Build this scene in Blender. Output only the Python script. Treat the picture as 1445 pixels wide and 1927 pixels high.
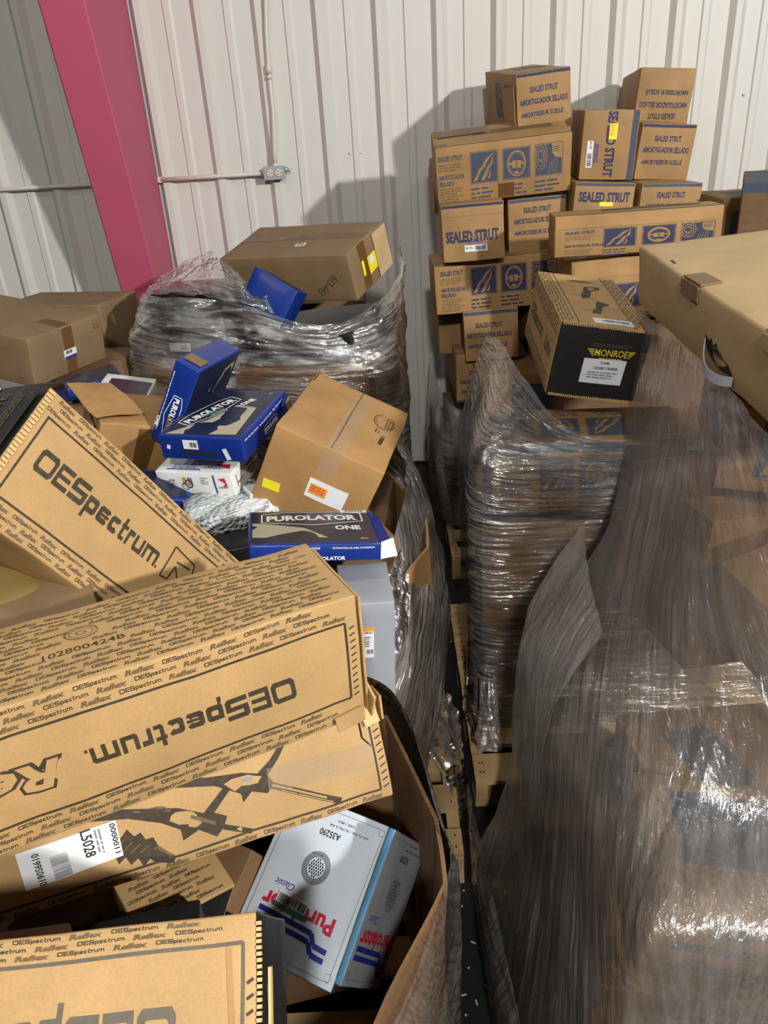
import bpy, bmesh, math, random
from mathutils import Vector, Matrix, Euler, noise

for o in list(bpy.data.objects):
    bpy.data.objects.remove(o, do_unlink=True)
S = bpy.context.scene
COL = S.collection

# ------------------------------------------------------------------ camera
YAW, PITCH, ROLL, FPX = -0.0198277, 0.46819143, -0.06536269, 1447.0
CAM = Vector((0, 0, 2.01))
_f = Vector((math.sin(YAW)*math.cos(PITCH), math.cos(YAW)*math.cos(PITCH), -math.sin(PITCH)))
_r = Vector((math.cos(YAW), -math.sin(YAW), 0))
_u = _r.cross(_f)
_r2 = _r*math.cos(ROLL)+_u*math.sin(ROLL)
_u2 = -_r*math.sin(ROLL)+_u*math.cos(ROLL)
cam = bpy.data.cameras.new('camera')
cam.sensor_fit = 'HORIZONTAL'; cam.sensor_width = 36
cam.lens = 36*FPX/1445
cam.clip_start = .02
camo = bpy.data.objects.new('camera', cam); COL.objects.link(camo)
M = Matrix((_r2, _u2, -_f)).transposed().to_4x4(); M.translation = CAM
camo.matrix_world = M
S.camera = camo

# ------------------------------------------------------------------ light and exposure
S.view_settings.view_transform = 'Standard'; S.view_settings.look = 'None'
S.view_settings.gamma = 1; S.view_settings.exposure = -0.1
S.view_settings.use_curve_mapping = False
W = bpy.data.worlds.new('world'); S.world = W; W.use_nodes = True
W.node_tree.nodes['Background'].inputs[0].default_value = (.86, .92, 1.0, 1)
W.node_tree.nodes['Background'].inputs[1].default_value = .045
def lamp(name, loc, target, power, size, color):
    l = bpy.data.lights.new(name, 'AREA'); l.shape = 'DISK'; l.size = size; l.energy = power; l.color = color
    o = bpy.data.objects.new(name, l); COL.objects.link(o); o.location = loc
    o.rotation_euler = (Vector(target)-Vector(loc)).to_track_quat('-Z', 'Y').to_euler()
lamp('area_lamp', (5.0, -3.2, 4.2), (0.3, 3, 1.4), 660, .30, (1, .98, .94))
lamp('area_lamp', (0.1, -2.4, 4.0), (0, 2.2, 1), 150, .30, (1, .985, .95))
for p_ in ((-3.4, -.6, 4.8), (-3.2, -4.6, 4.8), (2.6, 1.2, 5.0), (-1.2, 1.0, 5.0)):
    lamp('area_lamp', p_, (p_[0], p_[1]+.3, 0), 24, .16, (1, .98, .95))  # weak unseen lamps added for fill light and glints on the wrap
S.cycles.use_denoising = True
S.cycles.transparent_max_bounces = 24
S.cycles.max_bounces = 8
S.cycles.sample_clamp_indirect = 4
S.cycles.caustics_reflective = False; S.cycles.caustics_refractive = False

# ------------------------------------------------------------------ helpers
def srgb(r, g, b):
    f = lambda c: c/12.92 if c <= .04045 else ((c+.055)/1.055)**2.4
    return (f(r/255), f(g/255), f(b/255), 1)

def nodemat(name):
    m = bpy.data.materials.new(name); m.use_nodes = True
    return m, m.node_tree.nodes, m.node_tree.links, m.node_tree.nodes['Principled BSDF']

def simple(name, col, rough=.6, metal=0, spec=.5, bump=0, bscale=60, var=0):
    m, n, l, p = nodemat(name)
    p.inputs['Base Color'].default_value = col; p.inputs['Roughness'].default_value = rough
    p.inputs['Metallic'].default_value = metal; p.inputs['Specular IOR Level'].default_value = spec
    if bump or var:
        tc = n.new('ShaderNodeTexCoord'); t = n.new('ShaderNodeTexNoise'); t.inputs['Scale'].default_value = bscale
        t.inputs['Detail'].default_value = 4
        l.new(tc.outputs['Object'], t.inputs['Vector'])
        if bump:
            b = n.new('ShaderNodeBump'); b.inputs['Strength'].default_value = bump; b.inputs['Distance'].default_value = .004
            l.new(t.outputs['Fac'], b.inputs['Height']); l.new(b.outputs[0], p.inputs['Normal'])
        if var:
            mx = n.new('ShaderNodeMix'); mx.data_type = 'RGBA'; mx.inputs['A'].default_value = tuple(c*(1-var) for c in col[:3])+(1,)
            mx.inputs['B'].default_value = tuple(min(1, c*(1+var)) for c in col[:3])+(1,)
            l.new(t.outputs['Fac'], mx.inputs['Factor']); l.new(mx.outputs['Result'], p.inputs['Base Color'])
    return m

def cardboard(name, col, axis='Z', gloss=.62, stain=.35):
    """kraft paper: fibre speckle, faint flute lines and soft scuffs"""
    m, n, l, p = nodemat(name)
    tc = n.new('ShaderNodeTexCoord')
    a = n.new('ShaderNodeTexNoise'); a.inputs['Scale'].default_value = 7; a.inputs['Detail'].default_value = 5
    b = n.new('ShaderNodeTexNoise'); b.inputs['Scale'].default_value = 260; b.inputs['Detail'].default_value = 2
    w = n.new('ShaderNodeTexWave'); w.wave_type = 'BANDS'; w.bands_direction = axis; w.inputs['Scale'].default_value = 75
    w.inputs['Distortion'].default_value = .6; w.inputs['Detail'].default_value = 1
    for t in (a, b, w): l.new(tc.outputs['Object'], t.inputs['Vector'])
    r = n.new('ShaderNodeValToRGB'); r.color_ramp.elements[0].position = .3; r.color_ramp.elements[1].position = .72
    r.color_ramp.elements[0].color = tuple(c*(1-stain*.6) for c in col[:3])+(1,)
    r.color_ramp.elements[1].color = tuple(min(1, c*(1+stain*.25)) for c in col[:3])+(1,)
    l.new(a.outputs['Fac'], r.inputs[0])
    mx = n.new('ShaderNodeMix'); mx.data_type = 'RGBA'; mx.blend_type = 'MULTIPLY'; mx.inputs['Factor'].default_value = .35
    l.new(r.outputs[0], mx.inputs['A']); l.new(b.outputs['Color'], mx.inputs['B'])
    r2 = n.new('ShaderNodeValToRGB'); r2.color_ramp.elements[0].position = .35; r2.color_ramp.elements[1].position = .65
    r2.color_ramp.elements[0].color = (.75, .75, .75, 1)
    l.new(b.outputs['Fac'], r2.inputs[0]); l.new(r2.outputs[0], mx.inputs['B'])
    l.new(mx.outputs['Result'], p.inputs['Base Color'])
    p.inputs['Roughness'].default_value = gloss; p.inputs['Specular IOR Level'].default_value = .3
    ad = n.new('ShaderNodeMath'); ad.operation = 'MULTIPLY_ADD'; ad.inputs[1].default_value = .06
    l.new(w.outputs['Fac'], ad.inputs[0]); l.new(a.outputs['Fac'], ad.inputs[2])
    bp = n.new('ShaderNodeBump'); bp.inputs['Strength'].default_value = .3; bp.inputs['Distance'].default_value = .003
    l.new(ad.outputs[0], bp.inputs['Height']); l.new(bp.outputs[0], p.inputs['Normal'])
    return m

def ink(name, col, worn=.25, rough=.6):
    m, n, l, p = nodemat(name)
    tc = n.new('ShaderNodeTexCoord'); t = n.new('ShaderNodeTexNoise'); t.inputs['Scale'].default_value = 90; t.inputs['Detail'].default_value = 5
    l.new(tc.outputs['Object'], t.inputs['Vector'])
    mx = n.new('ShaderNodeMix'); mx.data_type = 'RGBA'; mx.inputs['A'].default_value = col
    mx.inputs['B'].default_value = tuple(c+(k-c)*worn for c, k in zip(col[:3], (.35, .25, .13)))+(1,)
    l.new(t.outputs['Fac'], mx.inputs['Factor']); l.new(mx.outputs['Result'], p.inputs['Base Color'])
    p.inputs['Roughness'].default_value = rough; p.inputs['Specular IOR Level'].default_value = .3
    return m

def film_mat(name, haze=(.06, .4), gloss=.16, angle=0.0, tint=(.80, .78, .76, 1), stretch=22, scale=3.0, rough=.12, bump=.8, crinkle=.5, dist=.010, fold=9):
    """clear stretch wrap: streaks run along one direction of the sheet"""
    m, n, l, p = nodemat(name); n.remove(p)
    out = n['Material Output']
    tc = n.new('ShaderNodeTexCoord'); mp = n.new('ShaderNodeMapping'); mp.inputs['Rotation'].default_value = (0, 0, angle)
    l.new(tc.outputs['UV'], mp.inputs['Vector'])
    mp2 = n.new('ShaderNodeMapping'); mp2.inputs['Scale'].default_value = (scale, scale*stretch, 1); l.new(mp.outputs[0], mp2.inputs['Vector'])
    st = n.new('ShaderNodeTexNoise'); st.inputs['Scale'].default_value = 1; st.inputs['Detail'].default_value = 6; st.inputs['Roughness'].default_value = .62
    st.inputs['Distortion'].default_value = .3
    l.new(mp2.outputs[0], st.inputs['Vector'])
    bl = n.new('ShaderNodeTexNoise'); bl.inputs['Scale'].default_value = 5.5; bl.inputs['Detail'].default_value = 4
    l.new(mp.outputs[0], bl.inputs['Vector'])
    mul = n.new('ShaderNodeMath'); mul.operation = 'MULTIPLY'; l.new(st.outputs['Fac'], mul.inputs[0]); l.new(bl.outputs['Fac'], mul.inputs[1])
    mr = n.new('ShaderNodeMapRange'); mr.inputs['From Min'].default_value = .17; mr.inputs['From Max'].default_value = .42
    mr.inputs['To Min'].default_value = haze[0]; mr.inputs['To Max'].default_value = haze[1]
    l.new(mul.outputs[0], mr.inputs['Value'])
    mp4 = n.new('ShaderNodeMapping'); mp4.inputs['Scale'].default_value = (scale, scale*fold, 1); mp4.inputs['Location'].default_value = (3, 5, 0); l.new(mp.outputs[0], mp4.inputs['Vector'])
    fd = n.new('ShaderNodeTexNoise'); fd.inputs['Scale'].default_value = 1.4; fd.inputs['Detail'].default_value = 5; fd.inputs['Roughness'].default_value = .45; fd.inputs['Distortion'].default_value = .5
    l.new(mp4.outputs[0], fd.inputs['Vector'])
    # crinkles
    cr = n.new('ShaderNodeTexNoise'); cr.inputs['Scale'].default_value = 20; cr.inputs['Detail'].default_value = 5; cr.inputs['Distortion'].default_value = 1.2
    mp3 = n.new('ShaderNodeMapping'); mp3.inputs['Scale'].default_value = (1, 3.2, 1); l.new(mp.outputs[0], mp3.inputs['Vector']); l.new(mp3.outputs[0], cr.inputs['Vector'])
    b1 = n.new('ShaderNodeBump'); b1.inputs['Strength'].default_value = bump; b1.inputs['Distance'].default_value = dist
    b2 = n.new('ShaderNodeBump'); b2.inputs['Strength'].default_value = crinkle; b2.inputs['Distance'].default_value = .014
    l.new(fd.outputs['Fac'], b1.inputs['Height']); ms = n.new('ShaderNodeMapRange'); ms.inputs['From Min'].default_value = .40; ms.inputs['From Max'].default_value = .62; ms.inputs['To Min'].default_value = bump*.12; ms.inputs['To Max'].default_value = bump; l.new(bl.outputs['Fac'], ms.inputs['Value']); l.new(ms.outputs[0], b1.inputs['Strength']); l.new(cr.outputs['Fac'], b2.inputs['Height']); l.new(b1.outputs[0], b2.inputs['Normal'])
    tr = n.new('ShaderNodeBsdfTransparent'); tr.inputs[0].default_value = (.96, .95, .94, 1)
    df = n.new('ShaderNodeBsdfDiffuse'); df.inputs[0].default_value = tint; l.new(b1.outputs[0], df.inputs['Normal'])
    tl = n.new('ShaderNodeBsdfTranslucent'); tl.inputs[0].default_value = tint
    m0 = n.new('ShaderNodeMixShader'); m0.inputs[0].default_value = .3; l.new(df.outputs[0], m0.inputs[1]); l.new(tl.outputs[0], m0.inputs[2])
    m1 = n.new('ShaderNodeMixShader'); l.new(mr.outputs[0], m1.inputs[0]); l.new(tr.outputs[0], m1.inputs[1]); l.new(m0.outputs[0], m1.inputs[2])
    gl = n.new('ShaderNodeBsdfGlossy'); gl.inputs['Roughness'].default_value = rough; gl.inputs[0].default_value = (1, 1, 1, 1); l.new(b2.outputs[0], gl.inputs['Normal'])
    fr = n.new('ShaderNodeFresnel'); fr.inputs[0].default_value = 1.5; l.new(b2.outputs[0], fr.inputs['Normal'])
    ad = n.new('ShaderNodeMath'); ad.operation = 'ADD'; ad.inputs[1].default_value = gloss; ad.use_clamp = True; l.new(fr.outputs[0], ad.inputs[0])
    m2 = n.new('ShaderNodeMixShader'); l.new(ad.outputs[0], m2.inputs[0]); l.new(m1.outputs[0], m2.inputs[1]); l.new(gl.outputs[0], m2.inputs[2])
    l.new(m2.outputs[0], out.inputs[0])
    return m

MT = dict(
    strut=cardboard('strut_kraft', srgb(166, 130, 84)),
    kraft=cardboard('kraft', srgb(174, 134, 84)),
    oe=cardboard('golden_kraft', srgb(184, 149, 100), stain=.3),
    dull=cardboard('dull_kraft', srgb(134, 110, 80), stain=.25),
    tan=cardboard('tan_kraft', srgb(196, 168, 124), axis='X', stain=.15),
    shade=cardboard('shaded_brown_kraft', srgb(128, 98, 68)),  # darker kraft for brown cartons and for shade put into the color
    navy=ink('navy_ink', srgb(30, 38, 76), .14),
    steelblue=ink('blue_gray_ink', srgb(46, 66, 92), .22),
    brown=ink('black_brown_ink', srgb(42, 36, 30), .18),
    faint=ink('faded_brown_ink', srgb(92, 72, 46), .35),
    gray=ink('gray_ink', srgb(88, 84, 76), .25),
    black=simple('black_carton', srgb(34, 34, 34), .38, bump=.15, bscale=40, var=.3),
    yellow=simple('yellow_print', srgb(222, 190, 40), .5),
    gold=simple('dim_gold_print', srgb(92, 82, 50), .5),
    white=simple('white_paper', srgb(226, 226, 222), .5, var=.04, bscale=30),
    label=simple('label_paper', srgb(222, 224, 226), .45),
    lblack=simple('label_print', srgb(34, 34, 36), .6),
    lgray=simple('label_gray_print', srgb(120, 120, 122), .6),
    neon=simple('yellow_sticker', srgb(234, 222, 40), .5),
    orange=simple('orange_sticker', srgb(226, 150, 50), .5),
    blue=simple('blue_carton', srgb(18, 46, 124), .3, var=.18, bscale=12, bump=.2),
    deep=simple('dark_blue_print', srgb(26, 34, 58), .3, var=.45, bscale=26),
    violet=simple('violet_print', srgb(58, 52, 120), .35, var=.3, bscale=60),
    filt=simple('filter_print', srgb(176, 166, 142), .45, var=.12, bscale=20),
    red=simple('red_print', srgb(198, 30, 62), .5),
    pblue=simple('blue_print', srgb(34, 48, 138), .5),
    skyblue=simple('sky_blue_carton', srgb(84, 142, 180), .4, var=.2, bscale=70),
    green=simple('green_print', srgb(40, 120, 84), .5),
    silver=simple('silver_print', srgb(150, 156, 160), .35, metal=.3),
    fwhite=simple('gray_white_carton', srgb(206, 216, 226), .4, var=.03, bscale=8),
    fgray=simple('gray_carton', srgb(150, 154, 160), .4, var=.08, bscale=10),
    inner=cardboard('flute_edge', srgb(214, 178, 122)),
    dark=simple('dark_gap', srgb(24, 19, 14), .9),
    pallet=cardboard('pallet_wood', srgb(206, 172, 120), axis='X', gloss=.7, stain=.6),
    nail=simple('nail_head', srgb(70, 66, 60), .5, metal=.6),
    floor=simple('black_floor', srgb(17, 17, 19), .55, bump=.15, bscale=30, var=.5),
    wall=simple('white_painted_steel', srgb(204, 201, 194), .48, bump=.06, bscale=9, var=.02),
    pink=simple('pink_painted_steel', srgb(184, 80, 108), .55, bump=.05, bscale=8, var=.03),
    pipe=simple('painted_conduit', srgb(206, 200, 190), .4),
    steel=simple('galvanised_steel', srgb(176, 184, 190), .35, metal=.55),
    ivory=simple('ivory_plastic', srgb(206, 202, 172), .35),
    mesh=simple('yellow_mesh', srgb(122, 104, 56), .6, var=.2, bscale=200),
    debris=simple('scrap_paper', srgb(190, 186, 170), .8),
)
def tape_mat(name, col, alpha, rough=.18):
    m, n, l, p = nodemat(name)
    p.inputs['Base Color'].default_value = col; p.inputs['Roughness'].default_value = rough; p.inputs['Alpha'].default_value = alpha
    t = n.new('ShaderNodeTexNoise'); t.inputs['Scale'].default_value = 70; tc = n.new('ShaderNodeTexCoord'); l.new(tc.outputs['Object'], t.inputs['Vector'])
    b = n.new('ShaderNodeBump'); b.inputs['Strength'].default_value = .5; b.inputs['Distance'].default_value = .003
    l.new(t.outputs['Fac'], b.inputs['Height']); l.new(b.outputs[0], p.inputs['Normal'])
    return m
MT['tape'] = tape_mat('clear_tape', srgb(200, 185, 160), .12)
MT['btape'] = tape_mat('brown_tape', srgb(120, 84, 44), .6)
MT['strap'] = simple('gray_web_strap', srgb(176, 176, 182), .6)

def setp(o, label=None, cat=None, group=None, kind=None):
    if label: o['label'] = label
    if cat: o['category'] = cat
    if group: o['group'] = group
    if kind: o['kind'] = kind
    return o

def mkobj(name, bm, mats, parent=None, smooth=False):
    me = bpy.data.meshes.new(name); bm.to_mesh(me); bm.free()
    for m in (mats if isinstance(mats, (list, tuple)) else [mats]): me.materials.append(m)
    if smooth:
        for p in me.polygons: p.use_smooth = True
    o = bpy.data.objects.new(name, me); COL.objects.link(o)
    if parent: o.parent = parent
    return o

def bm_box(bm, c, d, rot=None, mi=0):
    vs = []
    for sx in (-.5, .5):
        for sy in (-.5, .5):
            for sz in (-.5, .5):
                v = Vector((d[0]*sx, d[1]*sy, d[2]*sz))
                if rot: v = rot @ v
                vs.append(bm.verts.new(v+Vector(c)))
    for f in ((0, 1, 3, 2), (4, 6, 7, 5), (0, 4, 5, 1), (2, 3, 7, 6), (0, 2, 6, 4), (1, 5, 7, 3)):
        bm.faces.new([vs[i] for i in f]).material_index = mi

def bm_tube(bm, pts, r, seg=12, mi=0):
    pts = [Vector(p) for p in pts]; rings = []
    for i, p in enumerate(pts):
        t = (pts[min(i+1, len(pts)-1)]-pts[max(i-1, 0)]).normalized()
        a = t.cross(Vector((.3, 1, .2))).normalized(); b = t.cross(a)
        rings.append([bm.verts.new(p+(a*math.cos(k*2*math.pi/seg)+b*math.sin(k*2*math.pi/seg))*r) for k in range(seg)])
    for i in range(len(rings)-1):
        for k in range(seg):
            f = bm.faces.new((rings[i][k], rings[i][(k+1) % seg], rings[i+1][(k+1) % seg], rings[i+1][k])); f.material_index = mi; f.smooth = True
    bm.faces.new(rings[0][::-1]).material_index = mi; bm.faces.new(rings[-1]).material_index = mi

# ------------------------------------------------------------------ lettering meshes
_tc = {}
def wide_letters():
    """the wide square trade lettering, drawn as strokes"""
    T = .23; X = .70; vs = []; fs = []; x = 0
    def q(pts): n = len(vs); vs.extend(pts); fs.append(tuple(range(n, n+len(pts))))
    def bar(x0, y0, x1, y1): q([(x0, y0), (x1, y0), (x1, y1), (x0, y1)])
    def ring(x0, y0, x1, y1, c=.16, sk=()):
        o = [(x0+c, y0), (x1-c, y0), (x1, y0+c), (x1, y1-c), (x1-c, y1), (x0+c, y1), (x0, y1-c), (x0, y0+c)]
        d = c*.45; t = T*1.05; tt = T
        i = [(x0+t+d, y0+tt), (x1-t-d, y0+tt), (x1-t, y0+tt+d), (x1-t, y1-tt-d), (x1-t-d, y1-tt), (x0+t+d, y1-tt), (x0+t, y1-tt-d), (x0+t, y0+tt+d)]
        for k in range(8):
            if k in sk: continue
            j = (k+1) % 8; q([o[k], o[j], i[j], i[k]])
    def sidebearing(w): return w+.13
    ring(0, 0, 1.30, 1); x += sidebearing(1.30)
    bar(x, 0, x+T, 1); bar(x+T, 0, x+1.05, T*.95); bar(x+T, .5-T*.42, x+1.0, .5+T*.42); bar(x+T, 1-T*.95, x+1.05, 1); x += sidebearing(1.05)
    w = 1.15; q([(x+.14, 1-T), (x+w, 1-T), (x+w, 1), (x+.14, 1), (x, .88), (x, 1-T)]); bar(x, .5-T*.45, x+T*1.2, 1-T); bar(x, .5-T*.45, x+w, .5+T*.45); bar(x+w-T*1.2, T, x+w, .5+T*.45); q([(x, 0), (x+w-.14, 0), (x+w, .12), (x+w, T), (x, T)]); x += sidebearing(w)
    t = T*.9
    bar(x, -.30, x+t, X); ring(x, 0, x+.85, X, .12); x += sidebearing(.85)
    w = .85; ring(x, 0, x+w, X, .12, (2,)); bar(x+w-T, X*.5-.02, x+w, X*.6); bar(x+.1, X*.5-.07, x+w, X*.5+.06); x += sidebearing(w)
    w = .75; ring(x, 0, x+w, X, .12, (2,)); x += sidebearing(w)
    w = .55; bar(x+.08, .1, x+.08+t, .98); bar(x, X-T*.75, x+w, X); q([(x+.18, 0), (x+w, 0), (x+w, T*.8), (x+.08+t, T*.8), (x+.08, .12)]); x += sidebearing(w)
    w = .52; bar(x, 0, x+t, X); q([(x+t, X-T), (x+w, X-T), (x+w, X), (x+.12, X), (x, X-.1)]); x += sidebearing(w)
    w = .80; bar(x+w-t, 0, x+w, X); bar(x, .1, x+t, X); q([(x+.12, 0), (x+w, 0), (x+w, T*.85), (x, T*.85), (x, .1)]); x += sidebearing(w)
    w = 1.25; bar(x, 0, x+t, X); bar(x+w/2-t/2, 0, x+w/2+t/2, X); bar(x+w-t, 0, x+w, X-.1); q([(x, X-T*.85), (x+w, X-T*.85), (x+w, X-.1), (x+w-.12, X), (x, X)]); x += w+.08
    bar(x, 0, x+.14, .14); x += .14
    return [(a/x-.5, (b-.35)/1.3) for a, b in vs], fs
def text_mesh(s, bold=.02):
    k = (s, bold)
    if k in _tc: return _tc[k]
    if s == 'OESpectrum.': _tc[k] = wide_letters(); return _tc[k]
    c = bpy.data.curves.new('t', 'FONT'); c.body = s; c.offset = bold; c.resolution_u = 2
    o = bpy.data.objects.new('t', c); COL.objects.link(o)
    bpy.context.view_layer.update()
    me = bpy.data.meshes.new_from_object(o)
    vs = [(v.co.x, v.co.y) for v in me.vertices]; fs = [tuple(p.vertices) for p in me.polygons]
    bpy.data.objects.remove(o); bpy.data.curves.remove(c); bpy.data.meshes.remove(me)
    if vs:
        x0 = min(v[0] for v in vs); x1 = max(v[0] for v in vs); y0 = min(v[1] for v in vs); y1 = max(v[1] for v in vs)
        vs = [((x-(x0+x1)/2)/(x1-x0), (y-(y0+y1)/2)/(y1-y0)) for x, y in vs]
    _tc[k] = (vs, fs)
    return _tc[k]

FR = {'F': ((1, 0, 0), (0, 0, 1), (0, -1, 0)), 'K': ((-1, 0, 0), (0, 0, 1), (0, 1, 0)), 'L': ((0, -1, 0), (0, 0, 1), (-1, 0, 0)),
      'R': ((0, 1, 0), (0, 0, 1), (1, 0, 0)), 'T': ((1, 0, 0), (0, 1, 0), (0, 0, 1)), 'B': ((1, 0, 0), (0, -1, 0), (0, 0, -1))}

class Carton:
    """a carton: deformed rounded shell, printing laid on its faces, labels and tape as children"""
    def __init__(s, name, dims, mat, label, cat='box', group=None, pos=(0, 0, 0), rot=(0, 0, 0), bulge=.003, wob=.0025, seed=None, r=.004, facemats=None, cell=.035):
        s.d = Vector(dims); s.name = name; s.label = label; s.cat = cat; s.group = group; s.pos = pos; s.rot = rot
        s.mats = [mat]; s.bm = bmesh.new(); s.bulge = bulge; s.wob = wob; s.seed = seed if seed is not None else sum(map(ord, label)) % 997
        s.kids = []; s.r = r; s.cur = s.bm; s.curm = s.mats
        s.shell(cell, facemats or {})
    def mi(s, m):
        m = MT[m] if isinstance(m, str) else m
        if m not in s.curm: s.curm.append(m)
        return s.curm.index(m)
    def shell(s, cell, fm):
        h = s.d/2; r = s.r; cache = {}
        def grid(a):
            n = max(1, int((2*h[a]-2*r)/cell)); c = [-h[a]+r+(2*h[a]-2*r)*i/n for i in range(n+1)]
            return [-h[a], -h[a]+r*.4]+c+[h[a]-r*.4, h[a]]
        g = [grid(0), grid(1), grid(2)]
        def V(p):
            k = tuple(round(x, 5) for x in p)
            if k not in cache:
                q = Vector([max(-h[i]+r, min(h[i]-r, p[i])) for i in range(3)]); dd = Vector(p)-q
                cache[k] = s.bm.verts.new(s.deform(q+(dd.normalized()*r if dd.length > 1e-9 else dd)))
            return cache[k]
        for ax in range(3):
            b, c = [(1, 2), (2, 0), (0, 1)][ax]
            for sg in (-1, 1):
                fk = {(0, -1): 'L', (0, 1): 'R', (1, -1): 'F', (1, 1): 'K', (2, -1): 'B', (2, 1): 'T'}[(ax, sg)]
                mi = s.mi(fm[fk]) if fk in fm else 0
                for i in range(len(g[b])-1):
                    for j in range(len(g[c])-1):
                        q = []
                        for (x, y) in ((i, j), (i+1, j), (i+1, j+1), (i, j+1)):
                            p = [0, 0, 0]; p[ax] = sg*h[ax]; p[b] = g[b][x]; p[c] = g[c][y]; q.append(V(p))
                        if sg < 0: q = q[::-1]
                        try:
                            f = s.bm.faces.new(q); f.material_index = mi; f.smooth = True
                        except ValueError: pass
    def deform(s, p):
        h = s.d/2; o = Vector(p)
        for a in range(3):
            b, c = [x for x in range(3) if x != a]
            cb = math.cos(min(1, abs(p[b]/h[b]))*math.pi/2); cc = math.cos(min(1, abs(p[c]/h[c]))*math.pi/2)
            o[a] += s.bulge*max(-1.1, min(1.1, p[a]/h[a]))*cb*cc
        q = Vector(p)*5+Vector((s.seed*1.7, s.seed*.9, 3.3))
        nv = noise.noise_vector(q)+.4*noise.noise_vector(q*3.1)
        return o+nv*s.wob
    def P(s, face, u, v, w=0):
        U, V_, N = [Vector(x) for x in FR[face]]
        hn = abs(N.dot(s.d))/2
        return s.deform(U*u+V_*v+N*hn)+N*w
    def half(s, face):
        return abs(Vector(FR[face][0]).dot(s.d))/2, abs(Vector(FR[face][1]).dot(s.d))/2
    def polys(s, face, vs, fs, m, layer=1):
        mi = s.mi(m); bv = [s.cur.verts.new(s.P(face, u, v, .00035*layer)) for u, v in vs]
        for f in fs:
            try: s.cur.faces.new([bv[i] for i in f]).material_index = mi
            except ValueError: pass
    def rect(s, face, u, v, w, h, m, rot=0, layer=1, cell=.03):
        nx = max(1, int(w/cell)); ny = max(1, int(h/cell)); vs = []; fs = []; c, sn = math.cos(rot), math.sin(rot)
        for i in range(nx+1):
            for j in range(ny+1):
                x = -w/2+w*i/nx; y = -h/2+h*j/ny; vs.append((u+x*c-y*sn, v+x*sn+y*c))
        for i in range(nx):
            for j in range(ny): a = i*(ny+1)+j; fs.append((a, a+ny+1, a+ny+2, a+1))
        s.polys(face, vs, fs, m, layer)
    def bar(s, face, p, q, t, m, layer=1):
        dx, dy = q[0]-p[0], q[1]-p[1]
        s.rect(face, (p[0]+q[0])/2, (p[1]+q[1])/2, math.hypot(dx, dy), t, m, math.atan2(dy, dx), layer)
    def frame(s, face, u0, v0, u1, v1, t, m, layer=1):
        s.bar(face, (u0, v0), (u1, v0), t, m, layer); s.bar(face, (u0, v1), (u1, v1), t, m, layer)
        s.bar(face, (u0, v0), (u0, v1), t, m, layer); s.bar(face, (u1, v0), (u1, v1), t, m, layer)
    def poly(s, face, pts, m, layer=1):
        s.polys(face, pts, [tuple(range(len(pts)))], m, layer)
    def ring(s, face, u, v, ru, rv, t, m, layer=1, n=28):
        vs = []; fs = []
        for i in range(n):
            a = i*2*math.pi/n; vs += [(u+ru*math.cos(a), v+rv*math.sin(a)), (u+(ru-t)*math.cos(a), v+(rv-t)*math.sin(a))]
        for i in range(n): a = 2*i; b = 2*((i+1) % n); fs.append((a, b, b+1, a+1))
        s.polys(face, vs, fs, m, layer)
    def disc(s, face, u, v, ru, rv, m, layer=1, n=24):
        s.poly(face, [(u+ru*math.cos(i*2*math.pi/n), v+rv*math.sin(i*2*math.pi/n)) for i in range(n)], m, layer)
    def text(s, face, t, u, v, w, h, m, rot=0, shear=0, bold=.02, layer=1):
        vs, fs = text_mesh(t, bold); c, sn = math.cos(rot), math.sin(rot); o = []
        for x, y in vs:
            X = x*w+y*h*shear; Y = y*h; o.append((u+X*c-Y*sn, v+X*sn+Y*c))
        s.polys(face, o, fs, m, layer)
    def barcode(s, face, u, v, w, h, m='lblack', rot=0, layer=3, seed=1):
        rnd = random.Random(seed); x = -w/2; c, sn = math.cos(rot), math.sin(rot)
        while x < w/2:
            b = rnd.choice((.6, 1, 1.6))*w/46; s.rect(face, u+(x+b/2)*c, v+(x+b/2)*sn, b, h, m, rot, layer); x += b+rnd.choice((.6, 1, 1.5))*w/46
    def lines(s, face, u, v, w, n, gap, m, rot=0, t=None, layer=1, seed=2):
        """rows of print too small to read"""
        rnd = random.Random(seed); c, sn = math.cos(rot), math.sin(rot); t = t or gap*.42
        for i in range(n):
            y = -i*gap; x = 0; lim = w*rnd.uniform(.72, 1)
            while x < lim:
                L = min(rnd.uniform(.6, 2.4)*gap*1.3, lim-x)
                if L > gap*.3:
                    cx = x+L/2-w/2; s.rect(face, u+cx*c-y*sn, v+cx*sn+y*c, L, t, m, rot, layer, cell=1)
                x += L+gap*.4
    def kid(s, name, label=None):
        s.cur = bmesh.new(); s.curm = []; s.kids.append([name, s.cur, s.curm, label, False])
    def body(s): s.cur = s.bm; s.curm = s.mats
    def slab(s, face, u, v, w, h, m, t=.002, rot=0, off=0.0005):
        """thin board lying on a face (flap, tape, sticker)"""
        if s.cur is not s.bm and any(e[4] for e in s.kids if e[1] is s.cur) and not getattr(s, 'noauto', False):
            s.kid(s.kids[-1][0], s.kids[-1][3])
        for e in s.kids:
            if e[1] is s.cur: e[4] = True
        mi = s.mi(m)
        nx = max(1, int(w/.03)); ny = max(1, int(h/.03)); c, sn = math.cos(rot), math.sin(rot); top = {}; bot = {}
        for i in range(nx+1):
            for j in range(ny+1):
                x = -w/2+w*i/nx; y = -h/2+h*j/ny; a, b = u+x*c-y*sn, v+x*sn+y*c
                top[i, j] = s.cur.verts.new(s.P(face, a, b, off+t)); bot[i, j] = s.cur.verts.new(s.P(face, a, b, off))
        F = s.cur.faces.new
        fs = []
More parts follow.
